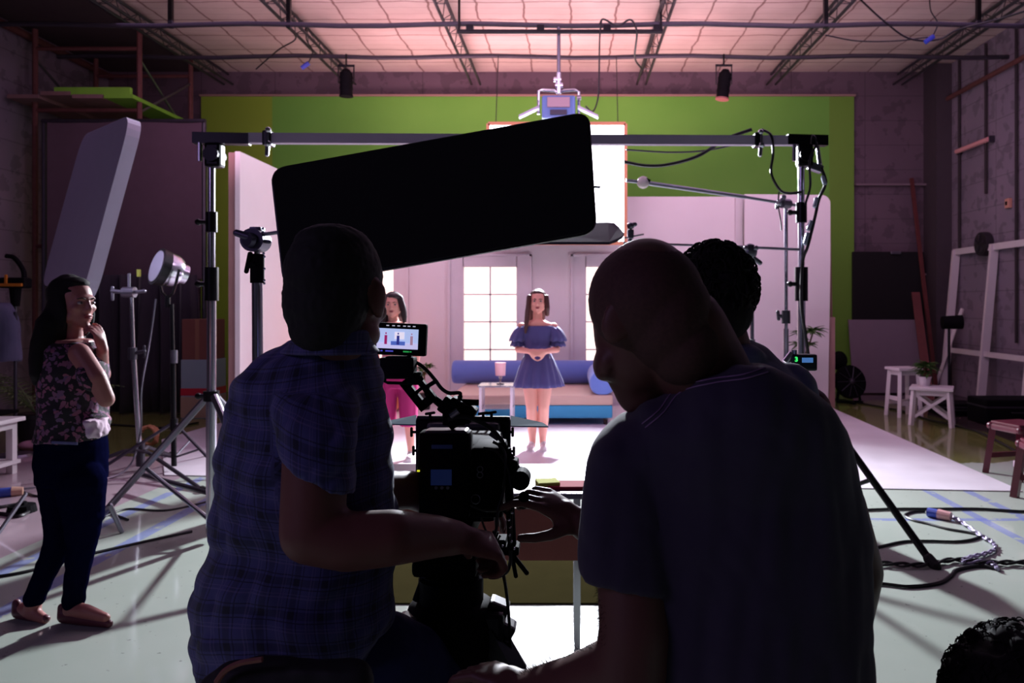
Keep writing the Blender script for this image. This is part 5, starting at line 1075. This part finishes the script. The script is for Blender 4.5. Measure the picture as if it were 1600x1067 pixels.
# fine arm hair along the forearm edge
random.seed(5); hb = MB()
for i in range(420):
    u = random.random(); a_ = random.uniform(-.35, 1.9)
    if u < .35: v0 = u/.35; p0 = W(988, 900, 1.08).lerp(W(992, 1000, 1.06), v0); ax_ = Vector((0, 0, -1)); out = Vector((-math.cos(a_*.5), -math.sin(a_*.5)*.6, .05)).normalized(); rr = .0495
    else: v0 = (u-.35)/.65; p0 = W(985, 1045, 1.06).lerp(W(830, 1080, 1.23), v0); ax_ = (W(830, 1080, 1.23)-W(985, 1045, 1.06)).normalized(); out = Vector((-.25+.3*random.random(), -math.sin(a_)*.6, 1)); out = (out-ax_*out.dot(ax_)).normalized(); rr = .051-.016*v0
    p0 = p0+out*rr; L_ = random.uniform(.004, .010); p1 = p0+out*L_*.6+ax_*L_*.5+Vector((random.uniform(-1, 1), 0, random.uniform(-1, 1)))*L_*.3; hb.tube([p0-out*.003, (p0+p1)/2+out*.0008, p1], [.00028, .00022, .0001], 3)
tag(hb.build('arm_hair', black_hair, t, fix=False), kind='stuff')
b = MB(); b.ball(W(1010, 470, 1.118), (.0850, .103, .0870), None, 32, 20); b.ball(W(1040, 498, 1.10), (.0685, .0865, .080), None, 24, 16); b.ball(W(1068, 540, 1.09), (.055, .070, .060), None, 24, 16)
skinmesh(b, 'cropped_hair', mat('cropped_hair', (76, 48, 44), .8, var=.4, scale=200), t, .004, 3, disp=lambda p: .0006*noise.noise(p*420))
ts = mat('navy_tshirt', (52, 46, 68), .9, var=.1, scale=90, sheen=.1)
def trow(y, l, r, hd, off=0): return (y, l, r, hd, off)
rows = [(570, 1140, 1200, .05, -.075), (580, 1108, 1216, .07, -.07), (594, 1074, 1238, .09, -.06), (615, 1038, 1268, .115, -.045), (640, 1002, 1297, .132, -.03), (668, 972, 1318, .14, -.02), (700, 955, 1331, .142, -.01), (760, 944, 1341, .138), (840, 944, 1351, .140), (920, 952, 1355, .140), (1000, 956, 1357, .140), (1067, 962, 1361, .138), (1140, 968, 1362, .135)]
b = MB(); b.loft(body_rings(rows, 1.15), 40); b.ball(W(1000, 700, 1.13), (.06, .09, .055)); b.ball(W(1040, 650, 1.11), (.05, .06, .025))
b.loft([(W(1005, 665, 1.13), .055, .07, X_, Y_), (W(982, 700, 1.11), .056, .066, X_, Y_), (W(974, 760, 1.10), .058, .066, X_, Y_), (W(976, 830, 1.09), .064, .068, X_, Y_), (W(979, 895, 1.085), .0695, .070, (.985, 0, -.17), Y_), (W(979, 902, 1.085), .0700, .070, (.985, 0, -.17), Y_)], 28)
def td(p):
    w_ = max(0, min(1, (1.2-p.z)*3)); f_ = noise.noise(Vector((p.x*15+p.z*2.0, p.y*6, p.z*1.6))); f2 = noise.noise(Vector((p.x*30-p.z*4, p.y*12, p.z*3)))
    rg = math.sin((p.x-.30)*95+math.sin(p.z*5)*1.6+(1.45-p.z)*(p.x-.2)*-40); return .0045*max(0, rg)*max(0, min(1, (1.30-p.z)*6))*(.4+abs(noise.noise(p*4)))+.014*f_*w_+.006*f2+.004*noise.noise(p*9)+.004*abs(noise.noise(Vector((p.x*20+p.z*12, p.y*8, p.z*14-p.x*6))))
shirt = skinmesh(b, 'tshirt', ts, t, .006, 4, disp=td)
# stitched collar seams
sm_ = mat('collar_stitch', (150, 120, 160), .8); 
def seam(nm, pts, m_=sm_, r_=.0009):
    b = MB(); P = bez([W(*p) for p in pts], 10); dg = bpy.context.evaluated_depsgraph_get(); out = []
    for p in P:
        o0 = Vector((0, 0, CAMH)); d_ = (p-o0).normalized(); hit = shirt.ray_cast(o0-WORLD['__s'], d_) if False else shirt.ray_cast(o0-SO, d_)
        out.append(hit[1]+SO-d_*.0018 if hit[0] else p)
    b.tube(out, r_, 5); b.build(nm, m_, t)
SO = WORLD[t.name]; bpy.context.view_layer.update()
seam('collar_seam', [(1003, 662, 1.05), (1030, 640, 1.05), (1058, 606, 1.05), (1110, 592, 1.05), (1160, 585, 1.05), (1196, 574, 1.05)])
seam('collar_seam', [(1008, 668, 1.05), (1036, 645, 1.05), (1064, 612, 1.05), (1115, 598, 1.05), (1165, 591, 1.05), (1200, 581, 1.05)])
b = MB(); b.chain([(W(1150, 1140, 1.17), .15), (Vector((.20, 1.28, .66)), .12), (Vector((.05, 1.60, .60)), .085), (Vector((.06, 1.62, .30)), .06), (Vector((.06, 1.60, .12)), .05)], 18); b.chain([(Vector((.32, 1.22, .72)), .12), (Vector((.42, 1.62, .60)), .085), (Vector((.42, 1.62, .30)), .06), (Vector((.42, 1.60, .12)), .05)], 18)
skinmesh(b, 'trousers', mat('dark_trousers', (28, 26, 36), .9), t, .01, 3)
for fx_ in (.06, .42):
    b = MB(); b.ball((fx_, 1.66, .045), (.048, .14, .045)); b.ball((fx_, 1.60, .07), (.048, .055, .06)); b.box((fx_, 1.65, .012), (.085, .25, .024), bev=.01); skinmesh(b, 'shoe', MATS['black_shoe'], t, .01)
st = thing('apple_box', 'dark wooden box the cropped-hair man sits on', 'box', (.26, 1.20, 0)); MB().box((.26, 1.20, .27), (.46, .34, .54), bev=.008).build('body', mat('dark_box_wood', (70, 46, 36), .7, var=.15), st)
MB().box((.26, 1.028, .38), (.12, .004, .035), bev=.001).build('hand_slot', M_black, st)

# --- curly-haired man ----------------------------------------------------
t = thing('person', 'curly-haired man in grey-blue hoodie reaching his hand to the camera lens', 'person', (.40, 1.78, 0), 'camera crew men in the foreground')
HC = W(1113, 480, 1.76); HR = frame((-.30, .95, -.12))
b = MB(); head_blobs(b, HC, HR, 1.0); b.chain([(W(1128, 520, 1.76), .056), (W(1140, 575, 1.78), .062)], 18)
b.loft([(W(1145, 600, 1.8), .14, .08, X_, Y_), (W(1150, 700, 1.8), .15, .09, X_, Y_), (W(1150, 850, 1.8), .15, .1, X_, Y_)], 18)
b.chain([(W(1040, 660, 1.78), .05), (W(985, 850, 1.62), .046), (W(945, 838, 1.60), .042), (W(905, 815, 1.60), .031)], 20)
hand(b, W(910, 818, 1.60), (-.80, .05, .50), (-.52, .35, -.72), .55, 1, 1.08, .16, curls=(.42, .62, .78, .85), thumb_in=.45)
b.chain([(W(1262, 640, 1.8), .055), (W(1270, 760, 1.82), .045), (W(1180, 800, 1.75), .036)], 16)
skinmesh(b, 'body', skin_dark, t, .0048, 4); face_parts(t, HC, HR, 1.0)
b = MB(); hc = HC+HR @ Vector((0, -.018, .045)); b.ball(hc, (.080, .096, .086), HR, 24, 16); b.ball(HC+HR @ Vector((0, -.04, -.01)), (.074, .07, .075), HR); curly(b, hc, HR, (.082, .094, .092), 420, .0125, 3, -.75); hair = skinmesh(b, 'hair', black_hair, t, .0045, 1)
b = MB(); curls(b, hc, HR, (.085, .098, .095), 460, .022, .0026, 6, -.5); b.build('loose_curls', black_hair, t, fix=False)
hd = mat('grey_blue_hoodie', (74, 78, 112), .9, var=.1, sheen=.2)
rows = [(528, 1100, 1172, .055), (545, 1068, 1196, .08), (566, 1050, 1222, .10), (592, 1040, 1254, .115), (620, 1034, 1276, .12), (660, 1034, 1280, .125), (760, 1040, 1276, .13), (880, 1045, 1270, .13), (960, 1040, 1272, .14)]
b = MB(); b.loft(body_rings(rows, 1.8), 36); b.chain([(W(1232, 610, 1.8), .066), (W(1250, 660, 1.78), .062), (W(1258, 760, 1.80), .055), (W(1200, 800, 1.75), .045)], 18); b.chain([(W(1060, 640, 1.8), .07), (W(1010, 780, 1.68), .06), (W(975, 850, 1.62), .055)], 18); b.ball(W(1140, 556, 1.74), (.085, .05, .035))
skinmesh(b, 'hoodie', hd, t, .006, 3, disp=lambda p: .006*noise.noise(p*11)+.006*abs(noise.noise(Vector((p.x*12, p.y*9, p.z*26)))))
b = MB(); b.chain([(Vector((.42, 1.85, .68)), .14), (Vector((.30, 2.18, .56)), .085), (Vector((.30, 2.2, .12)), .05)], 16); b.chain([(Vector((.5, 1.85, .68)), .13), (Vector((.60, 2.18, .56)), .085), (Vector((.60, 2.2, .12)), .05)], 16); skinmesh(b, 'trousers', MATS['dark_trousers'], t, .012, 3)
for fx_ in (.30, .60):
    b = MB(); b.ball((fx_, 2.26, .045), (.048, .14, .045)); b.ball((fx_, 2.2, .07), (.048, .055, .06)); b.box((fx_, 2.25, .012), (.085, .25, .024), bev=.01); skinmesh(b, 'shoe', MATS['black_shoe'], t, .01)
st = thing('apple_box', 'dark wooden box the curly-haired man sits on', 'box', (.46, 1.86, 0)); MB().box((.46, 1.86, .26), (.46, .34, .52), bev=.008).build('body', MATS['dark_box_wood'], st); MB().box((.46, 1.688, .38), (.12, .004, .035), bev=.001).build('hand_slot', M_black, st)

# --- dark curly head at the bottom right ---------------------------------
t = thing('person', 'crouching person whose dark curly hair shows in the bottom right corner', 'person', (.68, 1.2, 0))
HC = W(1612, 1128, 1.18); HR = frame((-.5, .85, 0)); b = MB(); head_blobs(b, HC, HR, 1.0); b.chain([(HC-Vector((0, 0, .07)), .055), (HC-Vector((0, .02, .16)), .065), (HC-Vector((0, .02, .24)), .12)], 16); b.loft([(HC-Vector((0, .02, .2)), .18, .09, X_, Y_), (HC-Vector((0, .02, .5)), .17, .11, X_, Y_)], 20); skinmesh(b, 'body', skin_dark, t, .007, 4)
b = MB(); hc = HC+Vector((0, 0, .03)); b.ball(hc, (.115, .12, .105)); b.ball(hc+Vector((.05, 0, -.02)), (.12, .12, .10)); curly(b, hc, Matrix.Identity(3), (.122, .12, .110), 260, .011, 12, -.3); skinmesh(b, 'hair', black_hair, t, .006, 1); b = MB(); curls(b, hc, Matrix.Identity(3), (.125, .12, .113), 520, .014, .0012, 13, -.2); b.build('loose_curls', black_hair, t, fix=False)
b = MB(); b.loft([(HC-Vector((0, .02, .15)), .09, .08, X_, Y_), (HC-Vector((0, .02, .2)), .2, .11, X_, Y_), (HC-Vector((0, .02, .5)), .2, .14, X_, Y_), (Vector((HC.x, HC.y, .1)), .24, .2, X_, Y_), (Vector((HC.x, HC.y, .01)), .24, .2, X_, Y_)], 24); skinmesh(b, 'dark_top', MATS['dark_trousers'], t, .01, 3)

# --- woman in floral top --------------------------------------------------
YW = 3.42; t = thing('person', 'standing woman in floral top and dark jeans, hand raised to her chin, at left', 'person', (W(110, 900, YW).x, YW, 0))
Ww = lambda x, y, o=0: W(x, y, YW+o)
skin_w = mat('skin_woman_side', (160, 100, 94), .5, var=.06, scale=30)
HC = Ww(116, 475); HR = frame((.93, -.34, -.03)); b = MB(); head_blobs(b, HC, HR, .93, nose=.9)
b.chain([(Ww(112, 500), .046), (Ww(110, 532), .05)], 16)
b.loft([(Ww(112, 530), .07, .10, X_, Y_), (Ww(113, 560), .11, .15, X_, Y_), (Ww(115, 620), .10, .14, X_, Y_), (Ww(112, 690), .11, .13, X_, Y_), (Ww(112, 745), .11, .125, X_, Y_)], 20)
b.chain([(Ww(124, 552, -.14), .044), (Ww(150, 590, -.18), .040), (Ww(166, 624, -.16), .034), (Ww(156, 606, .0), .030), (Ww(140, 610, .14), .026)], 16)
b.chain([(Ww(126, 556, .15), .042), (Ww(160, 585, .20), .036), (Ww(158, 570, .1), .032), (Ww(160, 545, .0), .024)], 16)
hand(b, Ww(161, 548, -.01), (-.22, -.05, 1), (-.9, .1, -.15), .8, -1, .90, .12, curls=(.5, .75, .85, .95), thumb_in=.5)
for pts in ([(98, 760, .06, .078), (92, 850, .05, .05), (66, 905, .03, .040), (54, 934, .03, .036), (50, 955, .03, .034)], [(126, 760, -.06, .080), (130, 850, -.03, .052), (120, 905, -.01, .040), (115, 940, 0, .036), (112, 955, .0, .034)]):
    b.chain([(Ww(x_, y_, o_), r_) for x_, y_, o_, r_ in pts], 16)
for hx, hy, tx, ty, o_ in ((32, 955, 70, 968, .05), (104, 955, 165, 965, .0)):
    a_, e_ = Ww(hx, hy, o_), Ww(tx, ty, o_-.05); b.chain([(a_+Vector((.02, 0, .01)), .034), (a_.lerp(e_, .5)+Vector((0, 0, .012)), .032), (e_, .020)], 14)
skinmesh(b, 'body', skin_w, t, .0062, 4); face_parts(t, HC, HR, .93)
b = MB(); b.ball(HC+HR @ Vector((0, -.034, .040)), (.087, .090, .092), HR, 24, 16); b.ball(HC+HR @ Vector((-.0, .004, .092)), (.06, .055, .030), HR)
b.loft([(HC+HR @ Vector((.0, -.03, .06)), .085, .10, HR.col[0], HR.col[1]), (Ww(93, 500, .0), .07, .12, X_, Y_), (Ww(92, 530), .068, .155, X_, Y_), (Ww(92, 560), .066, .17, X_, Y_), (Ww(92, 582), .066, .165, X_, Y_), (Ww(84, 598), .035, .12, X_, Y_)], 24)
b.ball(HC+HR @ Vector((.068, -.02, -.04)), (.026, .058, .11), HR); b.ball(HC+HR @ Vector((-.06, -.02, -.05)), (.03, .06, .10), HR)
skinmesh(b, 'hair', black_hair, t, .0062, 2, disp=lambda p: .004*noise.noise(Vector((p.x*40, p.y*40, p.z*5))))
fm = mat('floral_cloth', (40, 26, 38), .85); g = NG(fm); x, y, z = g.xyz(); vo = g.N.new('ShaderNodeTexVoronoi'); vo.inputs['Scale'].default_value = 42; nv = g.N.new('ShaderNodeVectorMath'); nv.operation = 'ADD'; nzz = g.N.new('ShaderNodeTexNoise'); nzz.inputs['Scale'].default_value = 30; g.L.new(g.tc, nzz.inputs['Vector']); vs_ = g.N.new('ShaderNodeVectorMath'); vs_.operation = 'SCALE'; vs_.inputs['Scale'].default_value = .06; g.L.new(nzz.outputs['Color'], vs_.inputs[0]); g.L.new(g.tc, nv.inputs[0]); g.L.new(vs_.outputs[0], nv.inputs[1]); g.L.new(nv.outputs[0], vo.inputs['Vector'])
fl_ = g.op('LESS_THAN', vo.outputs['Distance'], .52); sp3 = g.N.new('ShaderNodeSeparateXYZ'); g.L.new(vo.outputs['Color'], sp3.inputs[0]); pick = g.op('MULTIPLY', fl_, g.op('GREATER_THAN', sp3.outputs[0], .35)); cfl = g.mix(sp3.outputs[1], lin((150, 86, 110)), lin((104, 78, 116))); g.L.new(g.mix(pick, lin((26, 16, 28)), cfl), g.b.inputs['Base Color'])
b = MB(); b.loft([(Ww(110, 534), .085, .11, X_, Y_), (Ww(112, 546, .0), .112, .145, X_, Y_), (Ww(115, 580), .126, .165, X_, Y_), (Ww(116, 620), .125, .16, X_, Y_), (Ww(115, 655), .128, .16, X_, Y_), (Ww(112, 684), .134, .165, X_, Y_)], 28)
b.chain([(Ww(140, 583, -.16), .050), (Ww(148, 596, -.17), .048)], 14); b.ball(Ww(150, 660, -.04), (.045, .08, .05))
skinmesh(b, 'floral_top', fm, t, .0075, 2, disp=folds(.008, 14))
b = MB(); b.loft([(Ww(150, 655, -.08), .03, .07, X_, Y_), (Ww(153, 672, -.08), .028, .07, X_, Y_), (Ww(154, 682, -.08), .022, .06, X_, Y_)], 16); skinmesh(b, 'white_tie', mat('white_tie_cloth', (214, 186, 206), .8), t, .006, 2, disp=folds(.008, 40))
b = MB(); b.loft([(Ww(112, 676), .128, .155, X_, Y_), (Ww(112, 715), .138, .16, X_, Y_), (Ww(113, 752), .135, .15, X_, Y_)], 26)
for pts in ([(98, 755, .06, .100), (97, 800, .06, .080), (91, 850, .05, .058), (66, 905, .03, .046), (54, 934, .03, .045)], [(126, 755, -.06, .104), (130, 800, -.05, .084), (128, 850, -.03, .060), (119, 905, -.01, .048), (115, 940, .0, .046)]): b.chain([(Ww(x_, y_, o_), r_) for x_, y_, o_, r_ in pts], 18)
skinmesh(b, 'jeans', mat('dark_jeans', (8, 9, 34), .9, var=.25, scale=40, spec=0.0), t, .0075, 2, disp=lambda p: .004*noise.noise(Vector((p.x*18, p.y*18, p.z*26))))
MB().box(Ww(101, 692, -.165), (.11, .006, .012), Matrix.Rotation(.05, 3, 'Y'), .002).build('pocket_label', mat('label_cloth', (96, 96, 140), .8), t)
for hx, tx, ty, o_ in ((30, 72, 970, .05), (101, 170, 968, .0)):
    a_, e_ = Ww(hx, 962, o_), Ww(tx, ty, o_-.05); a_.z = .03; e_.z = .018; b = MB(); b.chain([(a_, .030), (a_.lerp(e_, .5), .026), (e_, .018)], 14); b.cap(a_+Vector((-.005, 0, .0)), a_+Vector((-.012, 0, .04)), .026, .018); skinmesh(b, 'shoe', mat('dark_flat_shoe', (92, 40, 52), .45), t, .005, 2)

# --- the two women on the set -------------------------------------------
skin_m = mat('skin_set_woman', (226, 156, 142), .5, var=.04)
brown_hair = mat('brown_hair', (70, 38, 36), .5, var=.25, scale=40); dark_hair = mat('dark_brown_hair', (38, 22, 28), .5, var=.25, scale=40)
YM_ = 7.5; t = thing('person', 'woman in navy off-shoulder dress standing in the set with clasped hands', 'person', (W(840, 700, YM_).x, YM_, 0), 'women standing on the set')
Wm = lambda x, y, o=0: W(x, y, YM_+o)
HC = Wm(840.5, 472); HR = frame((0, -1, .02)); b = MB(); head_blobs(b, HC, HR, .98, nose=.85); b.ball(HC+HR @ Vector((0, .03, -.03)), (.069, .05, .075), HR)
b.chain([(Wm(840, 488), .045), (Wm(840, 502), .048)], 14)
b.loft([(Wm(840, 500), .07, .06, X_, Y_), (Wm(840, 505), .135, .075, X_, Y_), (Wm(840, 511), .165, .08, X_, Y_), (Wm(840, 520), .155, .10, X_, Y_), (Wm(840, 548), .115, .09, X_, Y_), (Wm(840, 575), .145, .11, X_, Y_), (Wm(840, 600), .15, .11, X_, Y_)], 24)
for s in (-1, 1):
    b.chain([(Wm(840+s*25, 511), .045), (Wm(840+s*31, 532, .02), .038), (Wm(840+s*30, 546, -.03), .033), (Wm(840+s*13, 549, -.19), .025)], 14)
    hand(b, Wm(840+s*13, 549, -.19), (-s, -.25, -.12), (-s*.1, .9, -.3), .7, s, .92, .05)
    b.chain([(Wm(840+s*11, 595), .082), (Wm(840+s*9.5, 636, -.01), .054), (Wm(840+s*9, 655, .02), .052), (Wm(840+s*8, 688, .0), .034), (Wm(840+s*8.5, 697, .0), .034)], 16)
skinmesh(b, 'body', skin_m, t, .0075, 3); face_parts(t, HC, HR, .98)
b = MB(); b.ball(HC+HR @ Vector((0, -.030, .042)), (.088, .088, .088), HR, 24, 16); b.ball(HC+HR @ Vector((0, .02, .09)), (.055, .045, .028), HR)
b.loft([(HC+Vector((0, .04, .03)), .085, .07, X_, Y_), (Wm(839, 488, .06), .088, .045, X_, Y_), (Wm(838, 505, .09), .08, .03, X_, Y_), (Wm(838, 520, .1), .05, .02, X_, Y_)], 20)
b.chain([(Wm(827, 464, -.02), .026), (Wm(825.5, 480, -.04), .026), (Wm(823.5, 495, -.07), .026), (Wm(822, 508, -.10), .022), (Wm(821, 520, -.11), .012)], 10); b.chain([(Wm(854, 464, -.02), .024), (Wm(855.5, 480, -.03), .024), (Wm(855, 491, .0), .022)], 10)
skinmesh(b, 'hair', brown_hair, t, .007, 2, disp=lambda p: .004*noise.noise(Vector((p.x*50, p.y*50, p.z*6))))
nvy = mat('navy_dress', (72, 66, 124), .85, var=.1, sheen=.2)
b = MB(); b.loft([(Wm(840, 509), .172, .093, X_, Y_), (Wm(840, 514), .176, .10, X_, Y_), (Wm(840, 530), .145, .105, X_, Y_), (Wm(840, 551), .122, .098, X_, Y_), (Wm(840, 556), .130, .102, X_, Y_)], 30); skinmesh(b, 'bodice', nvy, t, .0085, 1, disp=folds(.005, 22, 0, .3))
n = 96; b = MB(); vs = []
lev = [(552, .120, .100, 0), (562, .150, .12, .004), (580, .19, .15, .010), (598, .222, .17, .016), (604, .228, .175, .018)]
for y_, a_, d_, am in lev:
    c_ = Wm(840.5, y_)
    for i in range(n): th = 2*PI*i/n; rr = 1+am/.2*math.sin(th*14+y_*.02)+am/.3*math.sin(th*5+1); vs.append(c_+Vector((a_*rr*math.cos(th), d_*rr*math.sin(th), 0)))
b.add(vs, [(j*n+i, j*n+(i+1) % n, (j+1)*n+(i+1) % n, (j+1)*n+i) for j in range(len(lev)-1) for i in range(n)]); o = smoothby(b.build('skirt', nvy, t, fix=False), 80); md = o.modifiers.new('s', 'SOLIDIFY'); md.thickness = .006
for s in (-1, 1):
    for nm, rws in (('ruffle_sleeve', ((511, 24, .050, .06, 0), (518, 27, .068, .075, .006), (526, 29, .080, .085, .012), (533, 30, .088, .090, .016))), ('ruffle_cuff', ((529, 29, .058, .058, 0), (536, 31, .062, .062, .008), (541, 31, .074, .074, .014)))):
        b = MB(); vs = []; n = 48
        for y_, ox, a_, d_, am in rws:
            c_ = Wm(840.5+s*ox, y_, .0)
            for i in range(n): th = 2*PI*i/n; rr = 1+am*6*math.sin(th*9); vs.append(c_+Vector((a_*rr*math.cos(th), d_*rr*math.sin(th), .006*math.sin(th*7))))
        b.add(vs, [(j*n+i, j*n+(i+1) % n, (j+1)*n+(i+1) % n, (j+1)*n+i) for j in range(len(rws)-1) for i in range(n)]); o = smoothby(b.build(nm, nvy, t, fix=False), 80); md = o.modifiers.new('s', 'SOLIDIFY'); md.thickness = .005
def sneaker(t, c, tx, m_):
    c = Vector(c); b = MB(); b.ball(c+Vector((0, .0, .055)), (.036, .045, .045)); b.ball(c+Vector((tx, -.09, .035)), (.040, .075, .035)); b.box(c+Vector((tx*.5, -.055, .014)), (.08, .225, .028), bev=.013); o = skinmesh(b, 'shoe', m_, t, .007, 2); MB().box(c+Vector((tx*.5, -.055, .009)), (.086, .232, .016), bev=.007).build('sole', mat('white_rubber', (236, 232, 236), .6), o)
wsn = mat('white_sneaker', (226, 214, 216), .7)
sneaker(t, Wm(831, 700).xy.to_3d(), -.012, wsn); sneaker(t, Wm(849, 700).xy.to_3d(), .012, wsn)

YL = 7.0; t = thing('person', 'woman in pale pink top and magenta trousers standing behind the camera monitor', 'person', (W(620, 700, YL).x, YL, 0), 'women standing on the set')
Wl = lambda x, y, o=0: W(x, y, YL+o)
HC = Wl(613.5, 477); HR = frame((.10, -1, .0)); b = MB(); head_blobs(b, HC, HR, .98, nose=.85); b.ball(HC+HR @ Vector((0, .03, -.03)), (.069, .05, .075), HR)
b.chain([(Wl(614, 492), .045), (Wl(616, 506), .05)], 14)
b.loft([(Wl(617, 503), .07, .06, X_, Y_), (Wl(618, 508), .14, .075, X_, Y_), (Wl(619, 514), .17, .085, X_, Y_), (Wl(620, 525), .155, .10, X_, Y_), (Wl(621, 555), .125, .09, X_, Y_), (Wl(622, 590), .16, .11, X_, Y_)], 24)
for s in (-1, 1):
    b.chain([(Wl(619+s*27, 514), .045), (Wl(619+s*33, 545, .03), .038), (Wl(619+s*30, 568, .05), .033), (Wl(619+s*16, 560, -.12), .025)], 14); hand(b, Wl(619+s*16, 560, -.12), (-s, -.3, .1), (0, .9, -.3), .7, s, .92)
for hx, kx, fx_ in ((610, 604, 600), (634, 638, 642)): b.chain([(Wl(hx, 600), .08), (Wl(kx, 640), .055), (Wl((kx+fx_)/2, 665), .048), (Wl(fx_, 700), .033), (Wl(fx_, 708), .033)], 14)
skinmesh(b, 'body', skin_m, t, .0078, 3); face_parts(t, HC, HR, .95)
b = MB(); b.ball(HC+HR @ Vector((0, -.022, .042)), (.086, .092, .086), HR, 24, 16); b.ball(HC+HR @ Vector((-.02, .035, .085)), (.056, .045, .028), HR)
b.chain([(Wl(601, 466, -.02), .030), (Wl(599, 480, -.03), .034), (Wl(597, 496, -.04), .036), (Wl(595, 508, -.05), .03)], 12); b.chain([(Wl(626, 466, -.02), .028), (Wl(629, 480, -.02), .030), (Wl(631, 494, -.02), .028), (Wl(632, 502, -.02), .018)], 12); b.loft([(HC+Vector((0, .04, .02)), .09, .07, X_, Y_), (Wl(613, 495, .06), .1, .05, X_, Y_), (Wl(613, 512, .09), .08, .03, X_, Y_)], 18)
skinmesh(b, 'hair', dark_hair, t, .007, 2, disp=lambda p: .006*noise.noise(Vector((p.x*40, p.y*40, p.z*12))))
b = MB(); b.loft([(Wl(619, 509), .145, .09, X_, Y_), (Wl(619, 516), .160, .100, X_, Y_), (Wl(620, 530), .162, .11, X_, Y_), (Wl(621, 555), .138, .10, X_, Y_), (Wl(622, 575), .15, .115, X_, Y_)], 24)
skinmesh(b, 'pink_top', mat('pale_pink_cloth', (224, 160, 178), .8), t, .0085, 2, disp=folds(.006, 16))
b = MB(); b.loft([(Wl(622, 566), .145, .11, X_, Y_), (Wl(622, 590), .172, .125, X_, Y_), (Wl(622, 605), .175, .13, X_, Y_)], 24)
for s, cx_ in ((-1, 606), (1, 638)): b.loft([(Wl(cx_+(-s)*3, 590), .10, .12, X_, Y_), (Wl(cx_, 620), .084, .12, X_, Y_), (Wl(cx_+s*1, 645), .080, .11, X_, Y_), (Wl(cx_+s*2, 664), .084, .125, X_, Y_)], 22)
skinmesh(b, 'magenta_trousers', mat('magenta_cloth', (172, 26, 104), .8, var=.08), t, .009, 2, disp=folds(.010, 14, 0, .25))
sneaker(t, Wl(600, 712).xy.to_3d(), -.01, wsn); sneaker(t, Wl(642, 712).xy.to_3d(), .012, wsn)
